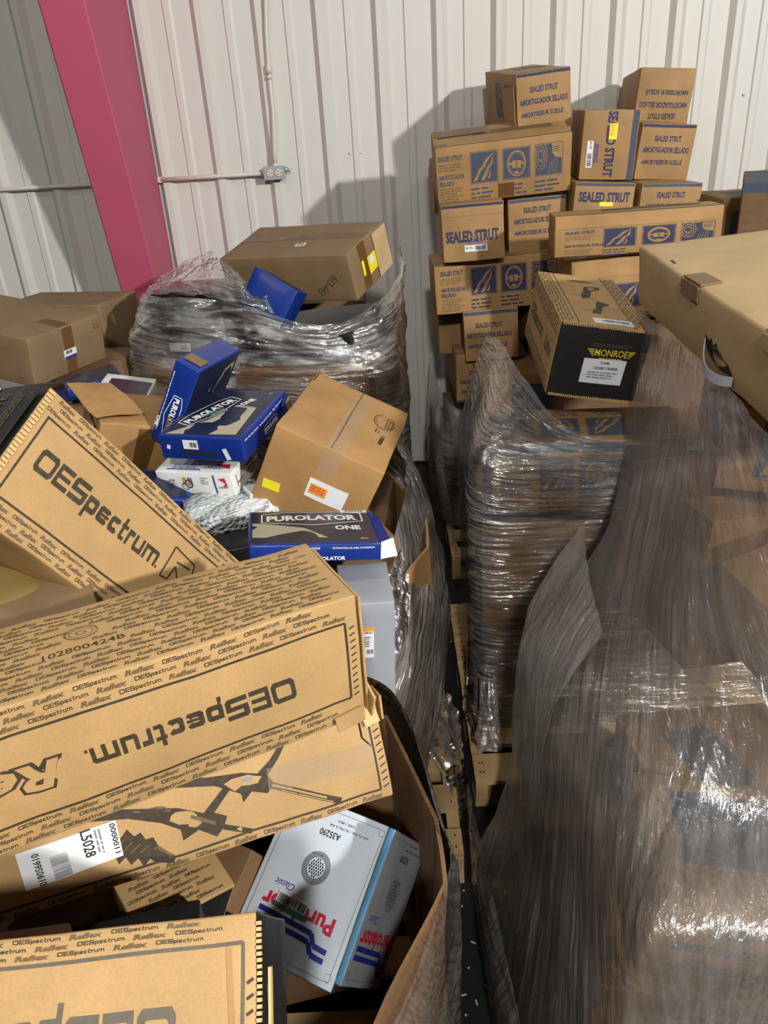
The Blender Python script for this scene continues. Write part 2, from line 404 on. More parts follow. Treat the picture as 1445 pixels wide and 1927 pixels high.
        for i in range(nx):
            for j in range(ny):
                fs += [F((top[i, j], top[i+1, j], top[i+1, j+1], top[i, j+1])), F((bot[i, j], bot[i, j+1], bot[i+1, j+1], bot[i+1, j]))]
        for i in range(nx):
            fs += [F((bot[i, 0], bot[i+1, 0], top[i+1, 0], top[i, 0])), F((top[i, ny], top[i+1, ny], bot[i+1, ny], bot[i, ny]))]
        for j in range(ny):
            fs += [F((top[0, j], top[0, j+1], bot[0, j+1], bot[0, j])), F((bot[nx, j], bot[nx, j+1], top[nx, j+1], top[nx, j]))]
        for f in fs: f.material_index = mi
    def flutes(s, face, p, q, t=.006, n=40, m='inner', seed=0):
        """torn corrugated edge: a row of short ragged teeth"""
        rnd = random.Random(seed); mi = s.mi(m)
        for i in range(n):
            a = (i+.5)/n; u = p[0]+(q[0]-p[0])*a; v = p[1]+(q[1]-p[1])*a; c = s.P(face, u, v, .002)
            L = math.hypot(q[0]-p[0], q[1]-p[1])/n*.62
            U, V_, N = [Vector(x) for x in FR[face]]; dirv = (U*(q[0]-p[0])+V_*(q[1]-p[1])).normalized(); sd = N.cross(dirv)
            rm = Matrix((dirv, sd, N)).transposed(); bm_box(s.cur, c, (L, t*rnd.uniform(.7, 1.2), .005), rm, mi)
    def build(s):
        o = mkobj(s.name, s.bm, s.mats)
        o.location = s.pos; o.rotation_euler = s.rot
        setp(o, s.label, s.cat, s.group)
        for (n, bm, ms, lb, _x) in s.kids:
            k = mkobj(n, bm, ms, o)
            if lb: k['label'] = lb
        s.o = o
        return o
PI = math.pi

# ------------------------------------------------------------------ the building
FLOORZ = 0.0; WY = 4.65
bm = bmesh.new(); bm_box(bm, (0, 1.0, -.05), (14, 7.6, .1)); fl = mkobj('floor', bm, MT['floor']); setp(fl, kind='structure')
RIB0, PITCHW = -.5905, .3052
def wall_profile(x0, x1):
    pr = []
    k = math.floor((x0-RIB0)/PITCHW)-1
    x = RIB0+k*PITCHW
    while x < x1:
        for dx, dy in ((-.014, 0), (.012, .030), (.042, .030), (.072, 0), (.150, 0), (.157, .008), (.187, .008), (.200, 0)):
            if x0 <= x+dx <= x1: pr.append((x+dx, dy))
        x += PITCHW
    return [(x0, 0)]+pr+[(x1, 0)]
bm = bmesh.new(); pr = wall_profile(-6, 6)
a = [bm.verts.new((x, WY-dy, 0.02)) for x, dy in pr]; b = [bm.verts.new((x, WY-dy, 5.2)) for x, dy in pr]
for i in range(len(pr)-1): bm.faces.new((a[i], a[i+1], b[i+1], b[i]))
a2 = [bm.verts.new((x, WY+.02, 0.02)) for x in (-6, 6)]; b2 = [bm.verts.new((x, WY+.02, 5.2)) for x in (-6, 6)]
bm.faces.new((a2[1], a2[0], b2[0], b2[1]))
wall = mkobj('wall_back', bm, MT['wall']); setp(wall, kind='structure')
for x, z in ((-1.02, 2.0), (-.72, 2.02), (-.415, 2.04), (-1.0, 1.78), (-.70, 1.79), (-.15, 1.87), (-.09, 1.87), (1.97, 2.03), (.42, 1.87), (-1.62, 1.83)):
    bm = bmesh.new(); bmesh.ops.create_uvsphere(bm, u_segments=10, v_segments=6, radius=.008)
    bmesh.ops.scale(bm, vec=(1, .6, 1), verts=bm.verts); bmesh.ops.translate(bm, vec=(x, WY-.004, z), verts=bm.verts)
    mkobj('screw', bm, MT['pipe'], wall, True)
bm = bmesh.new(); bm_box(bm, (0, WY+.12, -.02), (12, .2, .02)); 
bm.free()

# steel column, tapering wider towards the top
bm = bmesh.new()
def colsec(z):
    yf = 4.55-(.62*(z-0)/2.55+.0)   # face moves into the room with height
    return yf
zs = (0, 1.0, 2.0, 3.4)
rows = []
for z in zs:
    yf = 4.52-.233*z; xr = -1.212; xl = -1.212-.20
    rows.append([bm.verts.new(p) for p in ((xr, WY-.045, z), (xr, yf+.008, z), (xr-.008, yf, z), (xl+.008, yf, z), (xl, yf+.008, z), (xl, WY-.045, z))])
for i in range(3):
    for k in range(6): bm.faces.new((rows[i][k], rows[i][(k+1) % 6], rows[i+1][(k+1) % 6], rows[i+1][k]))
bm.faces.new(rows[0][::-1]); bm.faces.new(rows[-1])
c = mkobj('steel_column', bm, MT['pink']); setp(c, 'pink painted tapered steel column standing against the white metal wall', 'column')

bm = bmesh.new(); bm_tube(bm, [(-1.195, 4.607, 1.80), (-.9, 4.607, 1.80), (-.62, 4.605, 1.80)], .0115); 
c = mkobj('conduit_pipe', bm, MT['pipe']); setp(c, 'white horizontal conduit pipe between the pink column and the outlet box', 'pipe')
bm = bmesh.new(); bm_tube(bm, [(-1.201, 4.632, 1.80), (-1.20, 4.60, 1.80)], .016); mkobj('pipe_clamp', bm, MT['pipe'], c)
bm = bmesh.new(); bm_tube(bm, [(-3.2, 4.607, 1.812), (-2.1, 4.607, 1.803), (-1.415, 4.607, 1.80)], .0115)
c = mkobj('conduit_pipe', bm, MT['pipe']); setp(c, 'white horizontal conduit pipe on the wall left of the pink column', 'pipe')
bm = bmesh.new(); bm_tube(bm, [(-.560, 4.60, 1.835), (-.556, 4.60, 1.90), (-.548, 4.603, 1.99), (-.540, 4.607, 2.10), (-.541, 4.607, 2.2), (-.536, 4.607, 2.34), (-.53, 4.607, 2.46), (-.515, 4.607, 2.6), (-.49, 4.607, 3.3)], .0115)
c = mkobj('conduit_pipe', bm, MT['pipe']); setp(c, 'white vertical conduit pipe bending down into the outlet box', 'pipe')
bm = bmesh.new(); bm_tube(bm, [(-.540, 4.605, 2.27), (-.538, 4.605, 2.31)], .0165, 8); bm_tube(bm, [(-.5405, 4.605, 2.245), (-.540, 4.605, 2.262)], .0155, 8); mkobj('coupling', bm, MT['pipe'], c)
bm = bmesh.new(); bm_tube(bm, [(-.560, 4.60, 1.826), (-.560, 4.60, 1.845)], .0165, 8); mkobj('connector', bm, MT['pipe'], c)
# outlet
e = bpy.data.objects.new('electrical_outlet', None); COL.objects.link(e); e.location = (-.565, 4.6, 1.80)
setp(e, 'gray steel outlet box with an ivory double socket on the white wall', 'outlet')
def part(name, bm, m, par): o = mkobj(name, bm, m, par); return o
bm = bmesh.new(); bm_box(bm, (0, .0, 0), (.108, .06, .062)); bmesh.ops.bevel(bm, geom=bm.edges[:], offset=.004, segments=2); ob = part('box', bm, MT['steel'], e)
bm = bmesh.new(); bm_box(bm, (0, -.033, 0), (.116, .004, .068)); part('cover_plate', bm, MT['steel'], e)
for x in (-.024, .024):
    bm = bmesh.new(); bmesh.ops.create_cone(bm, cap_ends=True, segments=24, radius1=.0195, radius2=.018, depth=.006, matrix=Matrix.Translation((x, -.037, 0)) @ Matrix.Rotation(PI/2, 4, 'X'))
    s = part('socket', bm, MT['ivory'], e)
    bm = bmesh.new()
    for dz in (-.007, .007): bm_box(bm, (x-.003, -.0408, dz), (.009, .002, .0025))
    bm_box(bm, (x+.011, -.0408, 0), (.005, .002, .005)); k = part('slot', bm, MT['lblack'], s)
bm = bmesh.new(); bm_tube(bm, [(.054, 0, .012), (.072, 0, .012)], .013, 8); bm_tube(bm, [(.072, 0, .012), (.084, 0, .004)], .009, 8); part('knockout_connector', bm, MT['steel'], e)
bm = bmesh.new(); bm_tube(bm, [(-.054, 0.005, 0), (-.075, 0.005, 0)], .0155, 8); part('connector', bm, MT['steel'], e)

# ------------------------------------------------------------------ printing used on the strut cartons
def tripoly(c, face, pts, m, layer=1):
    from mathutils.geometry import tessellate_polygon
    fs = tessellate_polygon([[Vector((x, y, 0)) for x, y in pts]]); c.polys(face, pts, [tuple(f) for f in fs], m, layer)
def motif(c, face, u, v, w, h, kind, m='navy', rot=0, bg='strut'):
    R = lambda x, y: (u+x*math.cos(rot)-y*math.sin(rot), v+x*math.sin(rot)+y*math.cos(rot))
    c.rect(face, u, v, w, h, m, rot, 1)
    for (p, q) in (((-w/2, -h/2), (w/2, -h/2)), ((-w/2, h/2), (w/2, h/2)), ((-w/2, -h/2), (-w/2, h/2)), ((w/2, -h/2), (w/2, h/2))):
        c.bar(face, R(p[0]*1.06, p[1]*1.06), R(q[0]*1.06, q[1]*1.06), w*.02, m, 1)
    if kind == 0:
        for pts in (((-.44, -.46), (-.2, -.05), (-.1, .02), (.1, .3), (.42, .48), (.2, .26), (.02, -.02), (-.12, -.12), (-.3, -.42)),
                    ((-.14, -.44), (.02, -.2), (.1, -.02), (.24, .12), (.34, .38), (.32, .1), (.2, -.06), (.1, -.3), (.0, -.42)),
                    ((.12, -.42), (.2, -.26), (.2, -.1), (.26, -.24), (.2, -.4))):
            c.poly(face, [R(x*w, y*h) for x, y in pts], bg, 2)
        c.bar(face, R(-.3*w, -.3*h), R(.3*w, .36*h), w*.02, m, 3); c.bar(face, R(0, -.36*h), R(.26*w, .1*h), w*.015, m, 3)
    elif kind == 1:
        c.ring(face, u, v, w*.36, h*.44, w*.055, bg, 2); c.ring(face, u, v, w*.27, h*.35, w*.012, bg, 2)
        c.rect(face, *R(0, -.03*h), w*.34, h*.26, bg, rot, 2); c.bar(face, R(-.3*w, 0), R(.3*w, 0), h*.07, bg, 2)
        c.rect(face, *R(0, -.02*h), w*.035, h*.18, m, rot, 3); c.bar(face, R(-.12*w, -.14*h), R(.12*w, -.14*h), h*.02, m, 3); c.disc(face, *R(0, -.3*h), w*.09, h*.06, bg, 2)
    else:
        for i in range(3): c.ring(face, *R(-.32*w, .14*h), w*(.26-.07*i), h*(.46-.12*i), w*.022, bg, 2)
        for i in range(5): c.poly(face, [R((x)*w, (y)*h) for x, y in ((-.36+.06*math.cos(i*1.26), .14+.16*math.sin(i*1.26)), (-.32+.05*math.cos(i*1.26), .14+.1*math.sin(i*1.26)), (-.3+.09*math.cos(i*1.26+.3), .14+.2*math.sin(i*1.26+.3)))], bg, 2)
        c.poly(face, [R(x*w, y*h) for x, y in ((.12, .5), (.14, .2), (.26, .06), (.5, .02), (.5, .5))], bg, 2)
        c.lines(face, *R(.32*w, .4*h), w*.28, 3, h*.07, m, rot, layer=3)
        for i in range(5): c.bar(face, R((-.04+.09*i)*w, -.46*h), R((.05+.07*i)*w, -.1*h+.04*i*h), w*.014, bg, 2)

def long_print(c, face='F', m='navy', flip=False, W_=.56, H_=.2, full=True, u0=0, v0=0):
    rot = PI if flip else 0
    def R(x, y): return (u0+x*math.cos(rot), v0+y*math.cos(rot))
    c.text(face, 'SEALED STRUT', *R(-.41*W_, .33*H_), .19*W_, .10*H_, m, rot, bold=.035)
    c.lines(face, *R(-.41*W_, .21*H_), .19*W_, 3, .05*H_, 'faint', rot)
    if full == 'scelle': c.text(face, 'AMORTISSEUR SCELLÉ', *R(-.38*W_, -.10*H_), .26*W_, .10*H_, m, rot, bold=.035)
    else:
        c.text(face, 'AMORTIGUADOR', *R(-.405*W_, -.02*H_), .2*W_, .09*H_, m, rot, bold=.035)
        c.text(face, 'SELLADO', *R(-.445*W_, -.14*H_), .12*W_, .09*H_, m, rot, bold=.035)
    c.lines(face, *R(-.41*W_, -.24*H_), .19*W_, 6, .05*H_, 'faint', rot)
    for i in range(3):
        x = -.15*W_+i*.25*W_; motif(c, face, *R(x, .1*H_), .2*W_, .56*H_, i, m, rot)
        c.lines(face, *R(x-.01*W_, -.30*H_), .2*W_, 3, .085*H_, m, rot, seed=i+3)

def end_print(c, face='F', m='navy', flip=False, s=1, v0=0, u0=0, rot=None):
    rot = (PI if flip else 0) if rot is None else rot
    cs, sn = math.cos(rot), math.sin(rot)
    for t, x, y, w in (('SEALED STRUT', .0, .050, .125), ('AMORTIGUADOR SELLADO', .0, .004, .215), ('AMORTISSEUR SCELLÉ', -.01, -.044, .19)):
        x *= s; y *= s; c.text(face, t, u0+x*cs-y*sn, v0+x*sn+y*cs, w*s, .024*s, m, rot, bold=.035)

def top_band(c, face='F', m='navy', t=.012):
    hu, hv = c.half(face); c.bar(face, (-hu+.004, hv-t/2-.003), (hu-.004, hv-t/2-.003), t, m)

def seams(c, face='T', along='u', tape=True, edge=True):
    """the two main flaps meet in a slit; clear tape over it"""
    hu, hv = c.half(face)
    if along == 'u': c.bar(face, (-hu+.006, 0), (hu-.006, 0), .0022, 'dark', 1)
    else: c.bar(face, (0, -hv+.006), (0, hv-.006), .0022, 'dark', 1)
    if tape:
        c.kid('tape')
        if along == 'u': c.slab(face, 0, 0, 2*hu-.01, .05, 'tape', .0006)
        else: c.slab(face, 0, 0, .05, 2*hv-.01, 'tape', .0006)
        c.body()
def dusty_top(c, m='navy'):
    hu, hv = c.half('T')
    c.bar('T', (-hu+.004, -hv+.008), (hu-.004, -hv+.008), .012, m); c.bar('T', (-hu*.4, hv*.1), (hu*.8, hv*.1), hv*.5, m)

POSE = {
    'S1': ((0.7155, 4.119, 2.076), (0.0727, -0.0822, 0.0791), (0.2428, 0.6159, 0.2327)),
    'S2': ((0.5462, 3.8019, 1.8255), (0.2137, -0.0538, -0.0206), (0.5865, 0.2895, 0.2405)),
    'S3': ((0.4162, 3.8775, 1.557), (0.003, -0.0365, -0.0493), (0.273, 0.6212, 0.2412)),
    'S4': ((0.7171, 4.0165, 1.5532), (0.0058, -0.0414, -0.0278), (0.2615, 0.6164, 0.2391)),
    'S5': ((0.5378, 3.7752, 1.3189), (0.0265, -0.0428, 0.0281), (0.6198, 0.2546, 0.2341)),
    'S6': ((0.5098, 3.9248, 1.088), (0.0139, -0.0471, -0.0666), (0.255, 0.6133, 0.2372)),
    'S9': ((1.0522, 4.0088, 1.8659), (0.0116, 0.0513, -0.1354), (0.2344, 0.6127, 0.2739)),
    'S10': ((1.2577, 4.0966, 1.8293), (0.0379, 0.0821, 0.1072), (0.2521, 0.6096, 0.2289)),
    'S11': ((1.359, 4.2483, 2.0296), (-0.04, 0.0799, -0.1375), (0.2419, 0.5438, 0.2286)),
    'S12': ((0.978, 3.9401, 1.5913), (-0.0035, 0.0686, 0.0081), (0.2638, 0.6178, 0.255)),
    'S13': ((1.2648, 3.9259, 1.573), (-0.0007, 0.0506, 0.0135), (0.266, 0.6186, 0.255)),
    'S14': ((1.0028, 3.2415, 1.5702), (-0.0008, -0.0124, -0.0397), (0.6458, 0.1481, 0.1567)),
    'S15': ((1.0689, 3.3169, 1.3422), (-0.0717, -0.0425, 0.007), (0.62, 0.2363, 0.25)),
    'S16': ((1.6969, 3.95, 1.5103), (0.0, -0.0, 0.0), (0.27, 0.4, 0.2)),
    'S17': ((1.7382, 3.5962, 1.5578), (0.0179, -0.016, -0.4099), (0.2999, 0.507, 0.3)),
    'M1': ((0.6435, 2.5427, 1.3494), (0.0925, 0.1656, -0.0366), (0.2736, 0.5526, 0.2303)),
    'R1': ((1.1843, 1.818, 1.5803), (0.018, -0.0803, -0.0552), (0.8998, 1.0933, 0.1688)),
    'B1': ((-0.4982, 0.9139, 1.2376), (-0.0062, 0.0066, 0.4661), (0.8495, 0.2081, 0.2395)),
    'B2': ((-0.481, 1.0195, 0.9477), (-0.4372, 0.035, 0.367), (0.8504, 0.1923, 0.2021)),
    'B3': ((-0.5495, 0.5079, 1.0897), (-0.9875, -0.0217, 0.0416), (0.75, 0.2117, 0.2182)),
    'B4': ((-0.591, 1.3604, 1.2866), (1.2053, 1.0121, 0.6826), (0.62, 0.2568, 0.18)),
    'B5': ((-1.3804, 2.8422, 1.3808), (0.1218, -0.015, 1.159), (0.3597, 0.52, 0.171)),
    'BR1': ((-0.1864, 2.126, 1.1252), (0.0327, 0.4542, -0.18), (0.3147, 0.4329, 0.2809)),
    'T1': ((-0.3238, 3.3479, 1.5085), (0.2541, -0.0461, -0.4842), (0.6146, 0.3316, 0.1885)),
    'PB2': ((-0.4757, 2.0869, 1.2675), (0.0923, -0.0115, -0.2886), (0.2523, 0.3164, 0.0698)),
    'PB3': ((-0.5485, 2.0847, 1.1325), (0.1345, -0.0451, -0.3066), (0.2455, 0.1678, 0.0732)),
    'PB1': ((-0.5878, 2.2499, 1.313), (-0.0572, 0.4856, -0.2701), (0.0758, 0.2853, 0.2656)),
    'PB5': ((-0.2186, 1.7015, 1.0962), (-0.1591, 0.1104, 0.1444), (0.3106, 0.265, 0.0445)),
    'PB0': ((-1.0242, 2.5791, 1.2716), (-0.0569, -0.1142, 0.4511), (0.1829, 0.1903, 0.0435)),
    'FB1': ((-0.2184, 1.0655, 0.6256), (0.5236, 0.0773, -0.4483), (0.2359, 0.3149, 0.014)),
    'P1': ((0.6033, 2.3483, 0.9674), (0.0461, -0.0271, -0.1472), (0.6197, 0.2702, 0.2703)),
    'P2': ((0.5877, 2.4453, 0.6046), (-0.0023, -0.0079, -0.0508), (0.6, 0.4001, 0.3891)),
    'RB1': ((0.6955, 0.9432, 0.7032), (0.035, 0.1419, -0.1211), (0.6, 0.2913, 0.1859)),
    'RB2': ((0.6332, 0.9624, 0.5071), (0.2292, 0.0201, -0.1554), (0.6001, 0.2687, 0.1995)),
    'M2': ((-0.2772, 3.2033, 1.2322), (0.1379, -0.1448, -0.5432), (0.5493, 0.3701, 0.1183)),
    'LB': ((-0.2905, 3.1993, 0.9945), (-0.044, -0.0739, -0.3287), (0.569, 0.4318, 0.312)),
    'GX': ((-0.1005, 1.5813, 0.8086), (-0.0202, 0.0464, 0.0928), (0.1275, 0.1976, 0.4253)),
    'FB2': ((-0.0734, 1.0286, 0.5861), (1.4962, 0.9869, 0.9795), (0.1975, 0.2882, 0.014)),
}
def C(key, name, mat, label, **k):
    p = POSE[key]; return Carton(name, p[2], MT[mat], label, pos=p[0], rot=p[1], **k)
GS = 'sealed strut cartons stacked against the back wall'

c = C('S1', 'strut_carton', 'strut', 'dusty strut carton alone on top of the left half of the wall stack', group=GS)
end_print(c); top_band(c); c.kid('open_flap'); c.slab('L', .2, -.02, .2, .17, 'strut', .003, .06, .006); c.body()
motif(c, 'L', .16, 0, .12, .14, 1, 'steelblue'); motif(c, 'L', -.02, 0, .12, .14, 2, 'steelblue'); dusty_top(c, 'steelblue'); c.build()
c = C('S2', 'strut_carton', 'strut', 'long strut carton lying sideways with three faded pictures under the topmost left carton', group=GS)
long_print(c, 'F', 'steelblue', W_=.56, H_=.22); dusty_top(c, 'faint')
c.kid('tape'); c.slab('F', .01, -.085, .07, .06, 'btape', .0006); c.body()
c.kid('torn_flap'); c.slab('T', -.16, .06, .24, .1, 'dull', .003); c.body(); c.text('T', 'MONR', -.26, -.11, .05, .016, 'lblack')
c.bar('T', (-.27, .0), (-.06, .0), .012, 'navy', 12); c.build()
c = C('S3', 'strut_carton', 'strut', 'strut carton end with large SEALED STRUT lettering and white barcode label, left column', group=GS)
top_band(c); c.text('F', 'SEALED STRUT', -.005, -.015, .235, .05, 'navy', bold=.045); c.bar('F', (-.13, .07), (.13, .07), .0016, 'faint'); c.text('F', 'MONROE', .01, -.035, .065, .014, 'pblue', bold=.03)
c.lines('F', .01, -.046, .07, 1, .006, 'pblue')
c.kid('label'); c.slab('F', .01, -.066, .1, .028, 'label', .0006); c.text('F', '81172', -.02, -.064, .028, .009, 'lblack', layer=5); c.barcode('F', .028, -.064, .045, .018, layer=5); c.body(); seams(c); c.build()
c = C('S4', 'strut_carton', 'strut', 'strut carton end half in shadow right of the large SEALED STRUT lettering', group=GS)
end_print(c, v0=.02); top_band(c, m='steelblue'); c.build()
c = C('S5', 'strut_carton', 'strut', 'long strut carton with three blue pictures under the carton with the barcode label', group=GS)
long_print(c, 'F', 'navy', W_=.56, H_=.21); dusty_top(c, 'faint'); c.build()
c = C('S6', 'strut_carton', 'strut', 'strut carton end below the lower long picture carton, partly behind wrap', group=GS)
end_print(c, u0=-.01); top_band(c, m='steelblue', t=.016); c.build()
c = C('S9', 'strut_carton', 'strut', 'strut carton stood on its side with vertical SEALED STRUT lettering and yellow sticker', group=GS)
hu, hv = c.half('F'); c.bar('F', (hu-.016, -hv), (hu-.016, hv), .026, 'steelblue')
c.text('F', 'SEALED STRUT', .005, .004, .258, .042, 'navy', -PI/2, bold=.045); c.text('F', 'MONROE', -.05, -.03, .07, .014, 'pblue', -PI/2, bold=.03); c.lines('F', -.06, -.03, .08, 1, .006, 'pblue', -PI/2)
c.kid('label'); c.slab('F', -.08, -.035, .026, .105, 'label', .0006); c.text('F', '81172', -.078, .0, .028, .009, 'lblack', -PI/2, layer=5); c.barcode('F', -.08, -.055, .05, .018, rot=-PI/2, layer=5)
c.kid('yellow_sticker', 'bright yellow sticker over the lettering'); c.slab('F', .012, .055, .033, .062, 'neon', .001); c.lines('F', .012, .06, .05, 3, .008, 'orange', -PI/2, layer=6); c.body(); c.build()
c = C('S10', 'strut_carton', 'strut', 'strut carton end with dark blue top edge, right column, third from the bottom', group=GS)
end_print(c, v0=.005); top_band(c); c.build()
c = C('S11', 'strut_carton', 'strut', 'strut carton with upside-down lettering on top of the right column', group=GS, bulge=.007)
end_print(c, flip=True, v0=-.03); c.build()
c = C('S12', 'strut_carton', 'strut', 'strut carton end with SEALED STRUT and a small yellow strip under the vertical-lettered carton', group=GS)
top_band(c, m='steelblue'); c.text('F', 'SEALED STRUT', 0, .068, .225, .042, 'navy', bold=.045)
c.kid('yellow_sticker', 'small bright yellow strip'); c.slab('F', .01, .04, .06, .017, 'neon', .001); c.body(); dusty_top(c, 'steelblue'); c.build()
c = C('S13', 'strut_carton', 'strut', 'strut carton end behind the right end of the long front carton', group=GS)
end_print(c, v0=.03); top_band(c, m='steelblue'); dusty_top(c, 'steelblue'); c.build()
c = C('S14', 'strut_carton', 'strut', 'low long strut carton with closed lid flap lying in front of the wall stack', group=GS)
long_print(c, 'F', 'navy', W_=.60, H_=.115, full='scelle', u0=.02, v0=-.025); dusty_top(c, 'navy')
c.kid('lid_flap'); c.slab('F', -.01, .052, .62, .045, 'kraft', .002); c.body(); c.build()
c = C('S15', 'strut_carton', 'strut', 'long strut carton under the low long one, behind the black-ended carton', group=GS)
long_print(c, 'F', 'navy', W_=.56, H_=.16, v0=-.04); top_band(c, 'T', 'navy', .02)
c.kid('lid_flap'); c.slab('F', 0, .085, .6, .06, 'kraft', .002); c.body()
c.kid('label'); c.slab('F', .13, -.01, .05, .03, 'label', .0006); c.body(); c.build()
c = C('S16', 'strut_carton', 'strut', 'strut carton just left of the darker banded carton near the right edge', group=GS); motif(c, 'F', -.03, -.02, .12, .12, 0, 'steelblue'); dusty_top(c, 'steelblue'); c.build()
c = C('S17', 'strut_carton', 'shade', 'brown carton with dark lid band at the right edge beside the wall stack')
hu, hv = c.half('F'); c.bar('F', (-hu, hv-.02), (hu, hv-.02), .04, 'steelblue'); c.bar('L', (-.25, hv-.02), (.25, hv-.02), .04, 'steelblue')
for i in range(3): c.lines('F', -.03, .04-.04*i, .22, 1, .03, 'faint', seed=i)
c.rect('T', 0, 0, .28, .48, 'steelblue'); c.build()
# side cartons seen in the gaps of the stack
def plain(name, label, dims, pos, rotz=0, mat='strut', fn=None, group=None, cat='box', tilt=(0, 0), **k):
    c = Carton(name, dims, MT[mat], label, cat=cat, pos=pos, rot=(tilt[0], tilt[1], rotz), group=group, **k)
    if fn: fn(c)
    return c.build()
plain('strut_carton', 'strut carton seen edge-on behind the left side of the lettered column', (.25, .3, .25), (.40, 4.36, 1.70), 0, group=GS)
plain('strut_carton', 'small strut carton corner showing under the left end of the lower long carton', (.25, .5, .25), (.385, 4.13, 1.06), 0, group=GS)
def f7(c): end_print(c, v0=-.02); c.bar('F', (-.12, -.115), (.12, -.115), .012, 'steelblue')
plain('strut_carton', 'strut carton low in the stack, printed end half hidden by wrap', (.25, .6, .24), (.45, 3.98, .86), 0, fn=f7, group=GS)
def f8(c): c.rect('F', 0, 0, .2, .14, 'steelblue'); c.rect('L', 0, .0, .05, .2, 'kraft')
plain('strut_carton', 'strut carton with blue printed panel in the shadow under the stack', (.5, .3, .24), (.66, 3.57, .83), 0, fn=f8, group=GS)
plain('strut_carton', 'strut carton in shadow between the printed end and the black-ended carton', (.30, .5, .24), (.835, 3.86, 1.07), 0, group=GS)
LOW = 'lower layers of the wall stack'
LOWL = ['bottom left brown carton of the wall stack, resting on its pallet', 'second-layer left brown carton of the wall stack', 'bottom right brown carton of the wall stack, resting on its pallet', 'second-layer right brown carton of the wall stack',
        'third-layer right brown carton of the wall stack', 'fourth-layer right brown carton of the wall stack', 'brown carton directly beneath the yellow-strip strut carton', 'narrow brown carton beneath the half-shadowed strut carton end',
        'tall brown carton standing beneath the two long front strut cartons', 'tall brown carton beneath the dark-banded carton at the right edge']
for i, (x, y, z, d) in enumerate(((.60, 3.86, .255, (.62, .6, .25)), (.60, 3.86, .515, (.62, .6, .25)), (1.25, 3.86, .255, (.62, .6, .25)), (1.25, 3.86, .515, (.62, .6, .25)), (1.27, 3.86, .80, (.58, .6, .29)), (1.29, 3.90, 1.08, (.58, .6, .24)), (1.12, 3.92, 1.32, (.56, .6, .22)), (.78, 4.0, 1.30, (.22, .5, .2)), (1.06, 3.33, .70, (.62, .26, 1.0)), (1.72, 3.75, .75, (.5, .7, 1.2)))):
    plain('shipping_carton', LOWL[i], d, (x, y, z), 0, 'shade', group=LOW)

# ------------------------------------------------------------------ pallets
def pallet(label, x0, x1, y0, y1):
    e = bpy.data.objects.new('wooden_pallet', None); COL.objects.link(e); e.location = ((x0+x1)/2, (y0+y1)/2, 0); setp(e, label, 'pallet', 'wooden pallets')
    w, d = x1-x0, y1-y0; rnd = random.Random(int(x0*100+y0*10))
    def brd(name, c, s):
        bm = bmesh.new(); bm_box(bm, c, s); bmesh.ops.bevel(bm, geom=bm.edges[:], offset=.002, segments=1); o = mkobj(name, bm, MT['pallet'], e)
        return o
    n = 7
    for i in range(n):
        y = -d/2+.05+(d-.10)*i/(n-1); o = brd('deck_board', (0, y, .118), (w, rnd.choice((.09, .1, .12)), .016))
        bm = bmesh.new()
        for x in (-w/2+.02, -w/2+.03, w/2-.02, w/2-.03):
            for q in (-.02, .02): bmesh.ops.create_cone(bm, cap_ends=True, segments=8, radius1=.003, radius2=.003, depth=.003, matrix=Matrix.Translation((x, y+q, .1265)))
        for f in bm.faces: f.material_index = 1
        bm.from_mesh(o.data); nf = len(o.data.polygons); bm.faces.ensure_lookup_table()
        for f in bm.faces[-nf:]: f.material_index = 0
        bm.to_mesh(o.data); bm.free(); o.data.materials.append(MT['nail'])
    for x in (-w/2+.02, 0, w/2-.02): brd('stringer', (x, 0, .064), (.038, d, .09))
    for i in range(4): brd('bottom_board', (0, -d/2+.05+(d-.1)*i/3, .009), (w, .09, .016))
pallet('pale wooden pallet under the wrapped carton pile left of the aisle', -.95, .135, 1.52, 2.62)
pallet('wooden pallet under the wrapped stack right of the aisle, below the black-ended carton', .20, 1.25, 1.80, 2.80)
pallet('wooden pallet under the large hazy wrapped load at the lower right', .17, 1.30, .55, 1.52)
pallet('wooden pallet under the open gaylord at the lower left', -1.08, .03, .30, 1.46)
pallet('wooden pallet under the back left wrapped pile', -1.1, .02, 2.95, 4.15)
pallet('wooden pallet under the strut cartons at the wall', .25, 1.6, 3.2, 4.4)
SC = ((.13, 1.5), (.1, 1.36), (.14, 1.34), (.12, 1.27), (.16, 1.22), (.1, 1.2), (.12, 1.45), (.15, 2.35), (.2, 2.7), (.1, 1.15), (.17, 3.1), (.13, 1.18))
for i, (x, y) in enumerate(SC):
    bm = bmesh.new(); bm_box(bm, (0, 0, 0), (.006+.004*(i % 3), .004, .002)); o = mkobj('paper_scrap', bm, MT['debris']); o.location = (x, y, .002); o.rotation_euler = (0, 0, i*1.3)
    setp(o, 'tiny pale scrap, %s nearest the camera on the black aisle floor' % ('first second third fourth fifth sixth seventh eighth ninth tenth eleventh twelfth'.split()[sorted(SC, key=lambda q: q[1]).index((x, y))]), 'scrap', 'scraps on the aisle floor')

